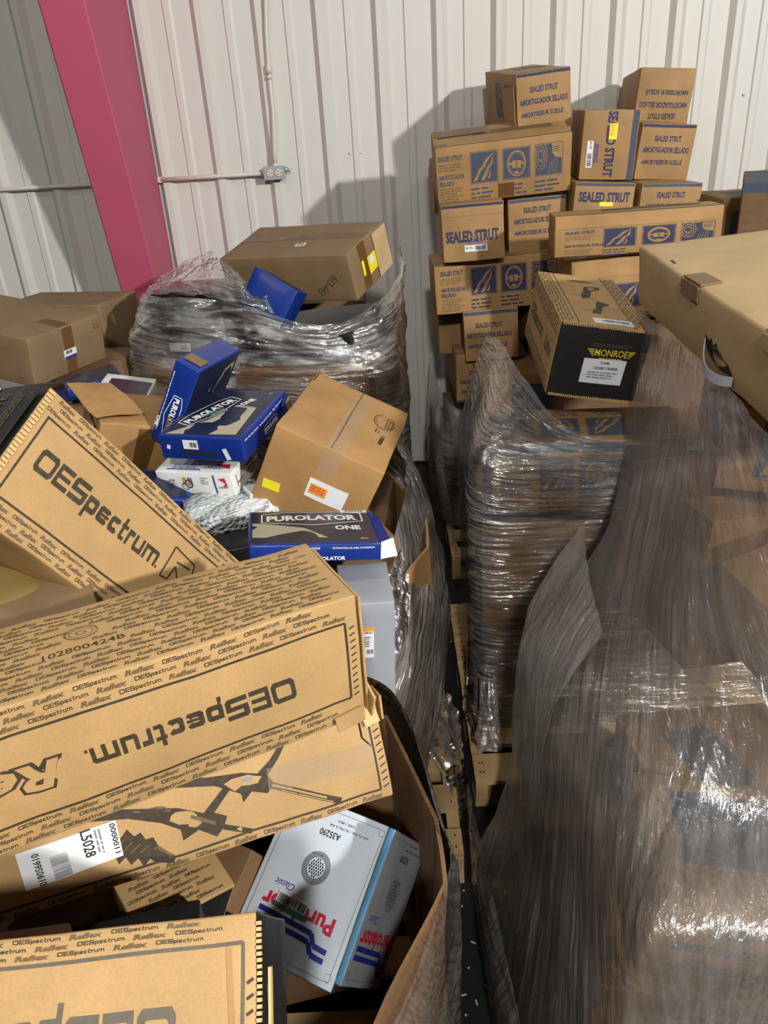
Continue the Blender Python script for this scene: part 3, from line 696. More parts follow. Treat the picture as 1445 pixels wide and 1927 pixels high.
# ------------------------------------------------------------------ right: big plain carton, black-ended carton, wrapped layers
c = C('R1', 'large_carton', 'tan', 'large plain tan carton with a gray web handle on top of the right load', r=.008, bulge=.004, wob=.004)
hu, hv = c.half('L')
c.kid('lock_tab', 'cardboard lock tab folded over the edge'); c.slab('T', -.424, .035, .050, .125, 'dull', .004, 0, .001); c.slab('L', -.035, .066, .125, .034, 'dull', .004, 0, .001)
c.kid('lock_tab'); c.slab('T', -.422, -.44, .054, .07, 'tan', .004, 0, .001); c.slab('L', .44, .066, .07, .03, 'tan', .004, 0, .001)
c.body(); c.bar('T', (-.425, .30), (-.425, .255), .006, 'dark'); c.bar('L', (-.03, .046), (.02, .046), .008, 'dark')
sc = lambda L_: [(.09+(u-.085)*1.95, v) for u, v in L_]
tripoly(c, 'L', sc([(.085, -.004), (.10, -.012), (.108, -.002), (.115, -.016), (.125, -.004), (.135, -.024), (.165, -.034), (.18, -.052), (.14, -.058), (.11, -.048), (.092, -.030)]), 'dark'); tripoly(c, 'L', sc([(.112, -.018), (.13, -.012), (.155, -.032), (.12, -.036)]), 'shade', 2)
c.kid('handle_strap', 'gray woven strap looped out of its slot')
n = 16; rows = []
for i in range(n+1):
    t = i/n; u = .10+.18*t; v = -.012-.028*math.sin(PI*t*.8)-.020*t; wv = .003+.024*math.sin(PI*t)
    rows.append([c.cur.verts.new(c.P('L', u, v, wv)), c.cur.verts.new(c.P('L', u-.002, v-.022, wv+.003)), c.cur.verts.new(c.P('L', u-.002, v-.022, wv+.001)), c.cur.verts.new(c.P('L', u, v, wv-.002))])
c.mi('strap')
for i in range(n):
    for k in range(4): c.cur.faces.new((rows[i][k], rows[i][(k+1) % 4], rows[i+1][(k+1) % 4], rows[i+1][k]))
c.body(); c.build()

c = C('M1', 'strut_carton', 'oe', 'golden carton with a black end panel and white label, leaning on the wrapped stack', r=.003, facemats={'F': 'black'})
hu, hv = c.half('F')
c.text('F', 'MONROE', .030, .036, .098, .022, 'yellow', bold=.012)
for sx in (-1, 1):
    for i in range(4): c.bar('F', (.030+sx*(.052-.0), .044-.006*i), (.030+sx*(.072-.005*i), .044-.006*i), .0035, 'yellow')
c.lines('F', .030, .062, .12, 2, .006, 'gold'); c.lines('F', .032, .018, .07, 1, .006, 'yellow')
c.kid('label', 'white paper label with barcode'); c.slab('F', .018, -.023, .128, .078, 'label', .0006)
c.text('F', '71498', .018, .004, .026, .009, 'lblack', layer=5); c.barcode('F', .022, -.012, .07, .008, layer=5); c.lines('F', .018, -.026, .09, 3, .008, 'lgray', layer=5); c.body()
c.flutes('F', (-.132, .112), (.132, .112), .007, 40); c.flutes('F', (-.13, -.112), (.13, -.112), .007, 40)
def rows_pattern(c, face, u0, v0, u1, v1, gap, wl, m1='brown', m2='faint', rot=0, seed=0, skip=None, hgt=.55, alt='Reflex'):
    hgt *= 1.15
    """close rows of the repeated trade name"""
    rnd = random.Random(seed); horiz = abs(math.cos(rot)) > .5
    a0, a1 = (u0, u1) if horiz else (v0, v1); b0, b1 = (v0, v1) if horiz else (u0, u1)
    r = 0; b = b0+gap/2
    while b < b1-gap*.3:
        a = a0-(r % 4)*wl*.45; i = r
        while a < a1:
            w = wl if i % 2 == 0 else wl*.72
            if a >= a0-.001 and a+w <= a1+.001:
                cu, cv = (a+w/2, b) if horiz else (b, a+w/2)
                if not (skip and skip(cu, cv)):
                    if i % 2 == 0: c.text(face, 'OESpectrum.', cu, cv, w*.94, gap*hgt, m1, rot, bold=.03)
                    else: c.text(face, alt, cu, cv, w*.9, gap*hgt, m2, rot, shear=.3, bold=.05)
            a += w+wl*.1; i += 1
        b += gap; r += 1
rows_pattern(c, 'T', -.135, -.27, -.085, .27, .0105, .045, rot=PI/2); rows_pattern(c, 'T', .085, -.27, .135, .27, .0105, .045, rot=PI/2)
c.bar('T', (-.083, -.27), (-.083, .27), .003, 'brown'); c.bar('T', (.083, -.27), (.083, .27), .003, 'brown')
# pictures of struts, and label edge
c.disc('T', 0, .19, .045, .014, 'faint'); c.rows = None
tripoly(c, 'T', [(.003, .125), (.053, .129), (.05, .099), (.018, .072), (.001, .005), (-.01, -.009), (-.029, -.02), (-.024, .033), (-.011, .054), (-.008, .088)], 'brown')
tripoly(c, 'T', [(.017, -.03), (.053, -.053), (.046, -.069), (.024, -.087), (.003, -.162), (-.025, -.166), (-.015, -.13), (-.001, -.106), (.005, -.071)], 'brown')
c.bar('T', (-.05, .02), (.02, -.02), .003, 'brown'); c.bar('T', (-.045, -.13), (.0, -.15), .003, 'brown'); c.bar('T', (-.015, .06), (.0, .02), .006, 'faint', 2); c.bar('T', (-.012, -.12), (.0, -.15), .006, 'faint', 2); c.bar('T', (.01, .115), (.045, .115), .006, 'faint', 2); c.bar('T', (.015, -.05), (.045, -.062), .005, 'faint', 2)
c.kid('label', 'white barcode label folded over the edge'); c.slab('T', .025, -.232, .12, .045, 'label', .0008); c.barcode('T', .03, -.232, .08, .012, layer=6); c.body()
rows_pattern(c, 'L', -.27, .07, .27, .115, .011, .05); rows_pattern(c, 'L', -.27, -.112, .27, -.07, .011, .05)
c.bar('L', (-.27, .066), (.27, .066), .0025, 'brown'); c.bar('L', (-.27, -.066), (.27, -.066), .0025, 'brown')
c.text('L', 'OESpectrum.', -.08, 0, .27, .06, 'brown', shear=.1); c.text('L', 'Reflex', .17, 0, .12, .05, 'faint', shear=.3, bold=.05)
c.build()

c = C('P1', 'strut_carton', 'strut', 'wrapped strut carton with blue printed top directly under the black-ended carton')
long_print(c, 'T', 'steelblue', flip=True, W_=.58, H_=.24); long_print(c, 'F', 'steelblue', W_=.5, H_=.2); hu, hv = c.half('F')
c.bar('F', (-hu+.02, -hv), (-hu+.02, hv), .03, 'steelblue'); c.bar('F', (-hu, hv-.02), (hu, hv-.02), .03, 'steelblue'); c.bar('F', (-hu, -hv+.015), (hu, -hv+.015), .03, 'navy'); c.build()
c = C('P2', 'shipping_carton', 'kraft', 'plain wrapped brown carton second from the top of the stack right of the aisle'); c.build()
plain('shipping_carton', 'brown wrapped carton at the bottom of the stack right of the aisle', (.62, .5, .27), (.585, 2.33, .265), -.04, 'shade')
plain('shipping_carton', 'dark carton on the far right of the wrapped stack beside the black-ended carton', (.30, .45, .9), (1.10, 2.42, .58), .03, 'shade')
c = C('RB1', 'strut_carton', 'strut', 'wrapped strut carton with a shiny corner at the bottom right, upper layer')
end_print(c, u0=-.14, s=1.1, v0=.0, m='steelblue'); c.rect('T', .01, .03, .5, .16, 'steelblue'); c.text('L', 'SEALED STRUT', 0, 0, .2, .04, 'faint'); c.build()
c = C('RB2', 'strut_carton', 'strut', 'wrapped strut carton at the bottom right, lower layer jutting out to the left')
end_print(c, u0=-.03, s=1.1); c.rect('L', 0, 0, .1, .16, 'navy'); c.build()
plain('strut_carton', 'wrapped carton standing low on the aisle side of the hazy load', (.20, .38, .40), (.40, 1.36, .34), -.05, 'shade', lambda c: c.rect('L', .05, 0, .12, .34, 'steelblue'))
plain('strut_carton', 'wrapped carton under the two lettered ones at the lower right', (.7, .34, .26), (.66, .93, .26), -.05, 'shade')
plain('strut_carton', 'tilted carton behind haze between the large tan carton and the shiny corner', (.5, .36, .22), (1.02, 1.42, .98), .3, 'kraft', lambda c: (c.rect('T', .02, .05, .2, .12, 'steelblue', .3), c.rect('T', -.15, -.1, .1, .05, 'label', .2)), tilt=(.2, -.15))
plain('strut_carton', 'carton with blue print behind haze at the right edge under the large tan one', (.5, .4, .24), (1.06, 1.80, 1.30), -.25, 'strut', lambda c: (motif(c, 'F', -.1, 0, .13, .16, 0, 'steelblue'), motif(c, 'F', .08, 0, .13, .16, 1, 'steelblue'), c.rect('L', .05, 0, .2, .1, 'steelblue')), tilt=(.1, .05))
plain('strut_carton', 'wrapped brown carton behind haze below the left end of the large tan one', (.40, .4, .44), (.90, 1.86, .88), .2, 'kraft', tilt=(.0, .05))
plain('strut_carton', 'wrapped carton in the middle of the hazy right load', (.52, .34, .45), (.80, 1.36, .40), .06, 'strut', lambda c: c.rect('T', -.1, 0, .12, .2, 'steelblue', .2))
# ------------------------------------------------------------------ left foreground: long golden cartons
c = C('B1', 'strut_carton', 'oe', 'long golden carton across the middle left with upside-down lettering on its long side', r=.004, bulge=.005, wob=.004, cell=.025)
rows_pattern(c, 'T', -.42, -.098, .415, .10, .0118, .056, skip=lambda u, v: (u-.03)**2/.0016+(v-.012)**2/.0012 < 1 or (abs(u-.03) < .075 and abs(v+.026) < .012), hgt=.62)
c.ring('T', .03, .016, .025, .019, .003, 'faint'); c.ring('T', .03, .016, .018, .013, .0015, 'faint'); c.ring('T', .03, .016, .008, .006, .002, 'faint')
c.text('T', '102800424B', .030, -.026, .115, .013, 'brown', bold=.01)
rows_pattern(c, 'F', -.42, .078, .412, .118, .0135, .062, rot=0, hgt=.6); rows_pattern(c, 'F', -.42, -.117, .412, -.078, .0135, .062, hgt=.6)
c.frame('F', -.424, -.0735, .402, .0735, .0042, 'brown')
for i in range(11): c.bar('F', (.408, -.07+.013*i), (.417, -.066+.013*i), .003, 'brown')
c.text('F', 'OESpectrum.', .150, -.002, .315, .054, 'brown', PI, shear=-.05, bold=.05)
c.text('F', 'Reflex', -.165, -.006, .24, .058, 'brown', PI, shear=.35, bold=.09); c.text('F', 'Reflex', -.165, -.006, .23, .050, 'oe', PI, shear=.35, bold=.035, layer=2)
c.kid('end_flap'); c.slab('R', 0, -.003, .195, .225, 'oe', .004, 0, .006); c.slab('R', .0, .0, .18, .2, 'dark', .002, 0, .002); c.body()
c.kid('torn_corner'); c.slab('F', .395, -.112, .05, .03, 'oe', .004, .15, .003); c.slab('R', -.09, -.10, .04, .05, 'inner', .004, .3, .012); c.body()
c.build()

c = C('B2', 'strut_carton', 'oe', 'golden carton with pictures of black struts and a white label, under the long golden one', r=.004, bulge=.004, wob=.005, cell=.025)
A1 = [(-.20, .062), (-.10, .040), (-.042, .018), (.041, -.004), (.082, -.027), (.126, .008), (.132, -.002), (.1, -.032), (.121, -.044), (.114, -.058), (.107, -.065), (.097, -.072), (.069, -.051), (.04, -.06), (.039, -.041), (.011, -.021), (-.04, .002), (-.12, .02), (-.21, .045)]
A2 = [(.03, .055), (.097, .030), (.157, .022), (.184, .014), (.211, .032), (.240, .062), (.248, .058), (.227, .03), (.202, .006), (.209, -.008), (.206, -.018), (.196, -.026), (.169, -.015), (.152, -.03), (.15, -.014), (.108, .011), (.04, .03)]
tripoly(c, 'F', A1, 'brown'); tripoly(c, 'F', A2, 'brown')
c.bar('F', (.112, -.060), (.158, -.084), .009, 'brown'); c.bar('F', (.205, -.014), (.325, -.080), .012, 'brown'); c.bar('F', (.207, -.014), (.30, -.065), .004, 'oe', 2); c.bar('F', (.222, -.028), (.31, -.076), .0018, 'oe', 2)
c.disc('F', .165, .008, .009, .004, 'silver', 2); c.ring('F', .0, .0, .024, .008, .003, 'faint', 2); c.bar('F', (.06, -.025), (.1, -.05), .006, 'faint', 2); c.bar('F', (-.03, .01), (.03, -.005), .003, 'faint', 2)
boot = [(-.051, -.021), (-.044, -.014), (-.034, -.029), (-.023, -.026), (-.017, -.04), (-.005, -.04), (0.0, -.057), (.025, -.082), (.02, -.092), (-.009, -.083), (-.016, -.074), (-.028, -.083), (-.034, -.067), (-.047, -.074), (-.053, -.059), (-.065, -.067), (-.07, -.05), (-.079, -.056), (-.075, -.041)]
tripoly(c, 'F', boot, 'brown'); c.bar('F', (.0, -.06), (.018, -.08), .006, 'faint', 2)
for i in range(5): c.bar('F', (-.07+.013*i, -.045-.005*i), (-.052+.013*i, -.03-.007*i), .002, 'faint', 2)
c.bar('F', (-.424, -.083), (.403, -.083), .004, 'brown'); c.bar('F', (.403, -.083), (.403, .085), .004, 'brown')
c.bar('F', (.385, .02), (.385, .08), .004, 'dark'); c.bar('F', (.385, .02), (.40, .0), .003, 'dark')
rows_pattern(c, 'F', -.42, -.1, .41, -.086, .0135, .062, hgt=.6)
for i in range(12): c.bar('F', (.409, -.08+.013*i), (.421, -.075+.013*i), .0028, 'brown')
rows_pattern(c, 'R', -.09, -.095, .09, .095, .012, .07)
rows_pattern(c, 'T', -.42, .02, .42, .09, .0135, .062); rows_pattern(c, 'T', -.42, -.09, .42, -.02, .0135, .062)
c.kid('label', 'white shipping label printed L5028'); lr = .05
c.slab('F', -.133, -.028, .152, .060, 'label', .0008, lr); 
c.text('F', 'L5028', -.105, -.018, .044, .017, 'lblack', -PI/2+lr, layer=6); c.text('F', '0199S0610', -.182, -.035, .052, .012, 'lblack', -PI/2+lr, layer=6)
c.barcode('F', -.150, -.038, .036, .026, 'lgray', -PI/2+lr, layer=6); c.text('F', '0000011', -.064, -.022, .05, .009, 'lblack', -PI/2+lr, layer=6); c.lines('F', -.085, -.02, .04, 2, .006, 'lgray', -PI/2+lr, layer=6)
c.kid('tape'); c.slab('F', .30, -.01, .20, .045, 'tape', .0012, -.06, .001)
c.kid('torn_flap'); c.slab('F', .405, .066, .03, .05, 'inner', .004, .2, .006); c.slab('R', -.07, .07, .05, .05, 'oe', .004, .2, .008); c.body()
c.build()

c = C('B3', 'strut_carton', 'oe', 'golden carton at the bottom left corner with gray upside-down lettering and a black end', r=.004, bulge=.003, wob=.003, facemats={'R': 'black'})
hu, hv = c.half('F')
rows_pattern(c, 'F', -.37, .084, .36, .107, .0078, .055, hgt=.6); c.frame('F', -.372, -.06, .360, .080, .004, 'gray')
rows_pattern(c, 'F', -.37, -.106, .36, -.066, .0125, .055)
for i in range(9): c.bar('F', (.364, -.07+.014*i), (.371, -.066+.014*i), .003, 'brown')
c.text('F', 'OESpectrum.', .132, .012, .32, .060, 'gray', PI)
c.bar('F', (.344, .078), (.350, .0), .006, 'kraft', 2)
c.bar('R', (-.02, -.09), (-.05, .04), .016, 'gold'); 
c.flutes('R', (-.103, -.10), (-.103, .10), .007, 34); c.kid('torn_edge'); c.slab('R', -.10, -.02, .010, .15, 'inner', .003, .06, .012); c.slab('R', -.094, -.05, .006, .10, 'oe', .002, .14, .018); c.body(); c.build()

c = C('B4', 'strut_carton', 'oe', 'golden carton standing diagonally at the left with lettering and arrow mark, black end up', r=.004, bulge=.004, wob=.003, facemats={'L': 'black'}, cell=.025)
rows_pattern(c, 'T', -.295, .088, .305, .126, .0125, .058, hgt=.6); rows_pattern(c, 'T', -.295, -.126, .305, -.088, .0125, .058, hgt=.6)
c.bar('T', (-.282, .082), (.305, .082), .0042, 'brown'); c.bar('T', (-.282, -.082), (.305, -.082), .0042, 'brown'); c.bar('T', (-.282, -.084), (-.282, .084), .0042, 'brown')
c.text('T', 'OESpectrum.', -.095, 0.006, .325, .058, 'brown', 0, bold=.05)
for p, q in (((.085, .055), (.085, -.015)), ((.085, .055), (.15, .05)), ((.085, -.015), (.105, -.012)), ((.105, -.012), (.108, .02)), ((.108, .02), (.15, -.02)), ((.15, .05), (.155, .03)), ((.105, .03), (.145, .035))): c.bar('T', p, q, .004, 'brown')
c.flutes('T', (-.303, -.124), (-.303, .124), .012, 30, 'inner')
c.kid('end_flap', 'black printed end flap'); c.slab('L', 0, 0, .25, .172, 'black', .003, 0, .010); c.text('L', 'MONROE', -.03, -.01, .15, .036, 'gold', PI, bold=.02, layer=42)
c.lines('L', -.04, .04, .16, 3, .009, 'gold', PI, layer=42); c.rect('L', -.11, -.06, .03, .03, 'label', 0, 42); c.body(); c.build()

# net bag and lump under the diagonal carton
bm = bmesh.new(); bmesh.ops.create_icosphere(bm, subdivisions=4, radius=.12); bmesh.ops.scale(bm, vec=(1.2, .9, .5), verts=bm.verts)
for v in bm.verts: v.co += noise.noise_vector(v.co*9)*.02
o = mkobj('mesh_sack', bm, MT['mesh'], smooth=True); o.location = (-.80, 1.22, 1.26); setp(o, 'crumpled yellow net sack at the left edge between the two golden cartons', 'sack')
plain('shipping_carton', 'dull tan carton corner at the left edge between the two golden cartons', (.40, .20, .18), (-.74, 1.10, 1.19), .45, 'dull', tilt=(.1, 0))
plain('strut_carton', 'dark brown patterned carton corner under the picture carton', (.20, .14, .12), (-.49, 1.0, .69), .75, 'oe', lambda c: (rows_pattern(c, 'T', -.095, -.065, .095, .065, .0125, .06), c.rect('F', 0, 0, .19, .11, 'black')), tilt=(.25, .25))
plain('shipping_carton', 'plain brown carton face behind the white filter box in the open gaylord', (.28, .12, .26), (-.46, 1.17, .55), -.45, 'shade', tilt=(.5, 0))  # its shadow is put into the color by the darker kraft
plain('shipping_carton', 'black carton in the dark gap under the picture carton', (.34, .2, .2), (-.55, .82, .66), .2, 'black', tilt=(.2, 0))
FILL = 'cartons buried inside the open gaylord'
FILLL = ['big brown carton at the bottom of the open lower left gaylord', 'small brown carton low at the aisle side of the open gaylord', 'brown carton supporting the bottom left golden carton', 'brown carton supporting the left end of the picture carton', 'narrow brown carton upright in the middle of the open gaylord']
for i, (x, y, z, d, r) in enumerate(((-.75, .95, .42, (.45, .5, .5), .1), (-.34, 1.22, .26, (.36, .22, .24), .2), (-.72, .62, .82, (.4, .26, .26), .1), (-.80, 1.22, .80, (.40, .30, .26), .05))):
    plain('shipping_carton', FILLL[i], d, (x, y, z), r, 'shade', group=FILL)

def filter_face(c, s=1, col='fwhite'):
    f = 'T'; hu, hv = c.half(f)
    c.frame(f, -hu+.012, -hv+.012, hu-.012, hv-.012, .0012, 'lgray')
    for (a, b) in ((hu-.016, hv-.018), (hu-.016, -hv+.02), (-hu+.016, -hv+.02)):
        c.disc(f, a, b, .007, .008, 'lgray', 1, 6); c.disc(f, a, b, .006, .007, col, 2, 6)
    a = PI
    c.text(f, 'A35290', -.001, .1, .048, .014, 'lblack', a, bold=.02); c.text(f, 'AIR FILTER • FILTRE À AIR', .035, .118, .09, .006, 'lblack', a, bold=.01); c.text(f, 'CONT. 1 PIECE', .025, .13, .04, .0045, 'lblack', a)
    c.ring(f, -.002, .03, .031, .033, .003, 'silver'); c.ring(f, -.002, .03, .028, .030, .0075, 'silver'); c.ring(f, -.002, .03, .021, .022, .0012, 'lblack')
    for i in range(-3, 4):
        for j in range(-3, 4):
            x = i*.0052+(j % 2)*.0026; y = j*.0056
            if x*x+y*y < .00034: c.disc(f, -.002+x, .03+y, .0018, .003, 'lblack', 1, 6)
    c.text(f, 'PURE AIR FILTER', -.002, .0555, .04, .004, 'lblack', a)
    c.text(f, 'Classic', -.052, -.022, .045, .014, 'pblue', a, shear=.3, bold=0)
    c.text(f, 'Purolator', -.004, -.058, .165, .033, 'red', a, bold=.04)
    for k in (0, 1):
        y = -.090-.016*k; c.bar(f, (-.085, y+.014), (.04, y+.008), .010, 'pblue'); c.bar(f, (.04, y+.008), (.052, y-.01), .010, 'pblue'); c.bar(f, (.052, y-.01), (.082, y-.012), .010, 'pblue')
c = C('FB1', 'filter_box', 'fwhite', 'white air filter box with blue edges tilted in the lower left gaylord', facemats={'F': 'skyblue', 'K': 'skyblue', 'L': 'skyblue', 'R': 'skyblue'}, bulge=.0015, wob=.001, r=.0025)
filter_face(c); c.kid('label', 'barcode sticker with a green strip'); c.slab('T', -.022, -.047, .07, .022, 'label', .0006, -.06); c.barcode('T', -.022, -.047, .062, .016, rot=-.06, layer=5); c.rect('T', -.018, -.062, .078, .010, 'green', -.06, 5); c.body(); c.build()
c = C('FB2', 'filter_box', 'fgray', 'gray air filter box seen through wrap right of the white filter box', facemats={'F': 'skyblue', 'K': 'skyblue', 'L': 'skyblue', 'R': 'skyblue'}, bulge=.0015, wob=.001, r=.0025)
filter_face(c, col='fgray'); c.build()

# ------------------------------------------------------------------ middle left: blue filter boxes and brown cartons
def logo(c, f, u, v, w, h, rot=0, one=True, m='white', sub=(.35, -.95)):
    R = lambda x, y: (u+x*math.cos(rot)-y*math.sin(rot), v+x*math.sin(rot)+y*math.cos(rot))
    pts = [(-.52*w, -.36*h), (-.52*w, .42*h), (-.30*w, .62*h), (.30*w, .62*h), (.52*w, .42*h), (.52*w, -.36*h), (0, -.75*h)]
    for i in range(len(pts)): c.bar(f, R(*pts[i]), R(*pts[(i+1) % len(pts)]), w*.016, m, 3)
    c.text(f, 'PUROLATOR', *R(0, 0), w*.94, h*.56, m, rot, bold=.045, layer=3)
    if one: c.text(f, 'ONE', *R(sub[0]*w, sub[1]*h), w*.26, h*.40, m, rot, bold=.045, layer=3)
def flag(c, f, u, v, rot=0, s=1): c.rect(f, u, v, .014*s, .004*s, 'white', rot, 3); c.rect(f, u+.002*s*math.cos(rot), v+.002*s*math.sin(rot), .010*s, .002*s, 'red', rot, 4)
BL = 'blue and white filter boxes'
c = C('PB2', 'filter_box', 'blue', 'flat blue filter box with tan filter picture, top of the small pile', bulge=.003, wob=.002)
c.rect('T', 0, 0, .225, .290, 'deep'); tripoly(c, 'T', [(-.108, -.148), (-.02, -.060), (.026, .043), (.088, .032), (.10, -.136)], 'filt', 2)
logo(c, 'T', -.040, .0, .19, .055, 1.15, sub=(.50, -.95)); flag(c, 'T', .09, .135, 1.2)
for i in range(3): c.text('R', ('AIR FILTRATION', 'FILTRACIÓN DE AIRE', 'FILTRATION')[i], -.1+.095*i, .022, .085, .006, 'white', bold=.01)
logo(c, 'R', .02, -.007, .09, .024, 0, False)
c.kid('label', 'white barcode label'); c.slab('F', -.028, .012, .045, .026, 'label', .0007); c.barcode('F', -.02, .012, .02, .014, layer=5); c.slab('F', .075, -.012, .013, .034, 'label', .0007, .25); c.slab('F', -.098, .002, .010, .012, 'white', .0007, -.3)
c.kid('green_sticker', 'clear label with a green edge'); c.rect('T', -.005, -.015, .05, .022, 'silver', 1.15, 7); c.barcode('T', -.003, -.015, .035, .014, 'lgray', 1.15, 8); c.rect('T', -.028, -.02, .05, .01, 'green', 1.15, 7)
c.kid('open_flap'); c.slab('R', .12, .0, .05, .06, 'blue', .003, .3, .012); c.slab('R', .13, .0, .03, .05, 'dull', .002, .3, .016); c.body(); c.bar('F', (-.06, -.012), (.045, -.014), .010, 'dark'); c.build()
c = C('PB3', 'filter_box', 'white', 'white filter box with red and blue printing under the flat blue one', bulge=.002, wob=.0015)
c.text('T', 'CARQUEST', .06, -.055, .07, .016, 'pblue', bold=.03); tripoly(c, 'T', [(.055, -.04), (.10, -.035), (.11, -.06), (.08, -.052)], 'red', 2); c.lines('T', -.03, -.045, .09, 3, .008, 'pblue'); c.bar('T', (-.09, -.068), (.02, -.068), .006, 'pblue')
tripoly(c, 'F', [(.078, .018), (.10, .022), (.104, -.004), (.088, -.010), (.098, .004)], 'red'); c.text('F', 'CARQUEST', .09, -.010, .030, .007, 'pblue', bold=.03); c.rect('F', .065, 0, .005, .06, 'pblue')
c.lines('F', .035, .02, .025, 4, .006, 'lgray'); c.rect('F', -.03, .008, .012, .026, 'orange'); c.ring('F', -.018, .0, .013, .014, .003, 'lblack', 2); c.ring('F', -.03, -.008, .012, .012, .002, 'lblack', 3); c.rect('F', -.012, .008, .014, .024, 'lgray')
c.barcode('F', -.09, .0, .02, .018, 'lgray'); c.lines('F', -.07, .01, .02, 3, .006, 'lblack')
c.text('R', 'CARQUEST', -.045, -.008, .035, .008, 'red', bold=.03); c.bar('R', (-.06, .02), (-.06, -.02), .003, 'pblue'); c.lines('R', .03, .01, .05, 2, .01, 'lblack'); c.build()
c = C('PB1', 'filter_box', 'blue', 'blue filter box standing on edge behind the flat blue one', bulge=.003, wob=.002)
hu, hv = c.half('R'); c.rect('R', 0, 0, 2*hu-.015, 2*hv-.015, 'deep'); tripoly(c, 'R', [(.0, -.09), (.0, .01), (.06, .09), (.12, .1), (.115, -.09)], 'filt', 2); flag(c, 'R', -.02, .04, 1.5)
logo(c, 'F', .004, -.035, .13, .032, -PI/2, sub=(.25, -1.15)); c.lines('F', -.03, .0, .2, 1, .006, 'white', -PI/2)
c.kid('yellow_sticker', 'dull yellow sticker'); c.slab('F', .006, -.06, .022, .045, 'mesh', .0008)
c.kid('open_flap'); c.slab('T', 0, -.09, .055, .05, 'dull', .002, 0, .002); c.body(); c.build()
c = C('PB5', 'filter_box', 'blue', 'blue filter box with large white lettering and open right end before the plain brown carton', bulge=.003, wob=.002)
hu, hv = c.half('T'); c.rect('T', 0, 0, 2*hu-.012, 2*hv-.02, 'deep'); tripoly(c, 'T', [(-.147, -.080), (-.146, .03), (-.123, .026), (-.02, -.02), (.034, -.092)], 'filt', 2)
logo(c, 'T', .005, .062, .245, .085, .0, sub=(.34, -.98)); flag(c, 'T', .12, -.1, 0, 1.3)
c.text('F', 'FILTRACIÓN DE AIRE AVANZADA', .09, .012, .10, .0055, 'white', bold=.01); c.text('F', 'AIR FILTRATION', -.02, .012, .06, .0055, 'white', bold=.01); c.text('F', 'PUROLATOR', .03, -.014, .08, .010, 'white', bold=.03)
c.kid('white_label', 'white strip with part number'); c.slab('T', .118, .118, .07, .02, 'label', .0007, -.05); c.text('T', 'A45670', .118, .118, .05, .012, 'lblack', -.05, layer=6)
c.kid('open_flap', 'blue flap with white inner side bent outward')
for (u0, v0, u1, v1, up) in ((-.13, .02, -.13, -.02, .045),):
    pass
F = c.cur.faces.new; mi = c.mi('white')
P = [c.P('R', -.132, -.02, .0), c.P('R', -.132, .022, .0), c.P('R', -.125, .03, .030), c.P('R', -.135, -.012, .040)]
vv = [c.cur.verts.new(p) for p in P]+[c.cur.verts.new(p+Vector((0, .002, .001))) for p in P]
for q in ((0, 1, 2, 3), (7, 6, 5, 4), (0, 4, 5, 1), (1, 5, 6, 2), (2, 6, 7, 3), (3, 7, 4, 0)): F([vv[i] for i in q]).material_index = mi
P = [c.P('R', -.13, .022, 0), c.P('R', .13, .022, 0), c.P('R', .10, .015, .026), c.P('R', -.10, .012, .030)]; mi = c.mi('blue')
vv = [c.cur.verts.new(p) for p in P]+[c.cur.verts.new(p+Vector((0, 0, -.002))) for p in P]
for q in ((0, 3, 2, 1), (4, 5, 6, 7), (0, 1, 5, 4), (1, 2, 6, 5), (2, 3, 7, 6), (3, 0, 4, 7)): F([vv[i] for i in q]).material_index = mi
c.body(); c.rect('R', 0, 0, .24, .034, 'dark'); c.lines('R', .0, -.0, .2, 1, .01, 'white', layer=3); c.build()
c = C('PB0', 'filter_box', 'blue', 'dark blue filter box under the brown carton at the left', wob=.002); c.rect('T', 0, 0, .17, .18, 'deep'); logo(c, 'F', .045, 0, .055, .018, 0, False); c.build()
plain('filter_box', 'dark blue filter box wedged between the brown cartons at the left edge', (.3, .22, .06), (-1.22, 2.55, 1.20), .4, 'deep', lambda c: c.rect('T', 0, 0, .25, .18, 'blue'), tilt=(-.05, 0))
plain('filter_box', 'blue and white filter box lying behind the standing blue one', (.16, .2, .06), (-.86, 2.42, 1.27), .1, 'white', lambda c: (c.rect('T', .01, -.02, .13, .14, 'deep'), c.rect('F', .0, -.01, .14, .03, 'blue')), tilt=(0, .2))
plain('filter_box', 'blue filter box showing a corner beside the crumpled open carton', (.22, .16, .07), (-.71, 2.00, 1.10), .5, 'blue', lambda c: (c.rect('T', .04, 0, .1, .13, 'deep'), tripoly(c, 'T', [(-.11, .08), (-.04, .08), (-.11, .0)], 'fgray', 2), c.lines('F', 0, 0, .15, 1, .008, 'white')), tilt=(.2, .35))
def crump(c):
    c.kid('open_flap'); c.slab('T', -.09, .0, .14, .2, 'kraft', .003, .3, .02); c.slab('L', .0, .02, .18, .12, 'dull', .003, .1, .01)
    c.kid('tape'); c.slab('F', .02, 0, .05, .2, 'btape', .0008)
plain('shipping_carton', 'crumpled brown carton with open flaps left of the standing blue filter box', (.22, .22, .22), (-.82, 2.24, 1.18), .5, 'kraft', crump, tilt=(.25, .3), wob=.012, bulge=.01)
plain('shipping_carton', 'taped brown carton under the dark blue filter box', (.26, .24, .22), (-1.02, 2.40, 1.10), .35, 'kraft', lambda c: (c.kid('tape'), c.slab('F', .06, 0, .05, .2, 'btape', .0008)), tilt=(.1, .1))
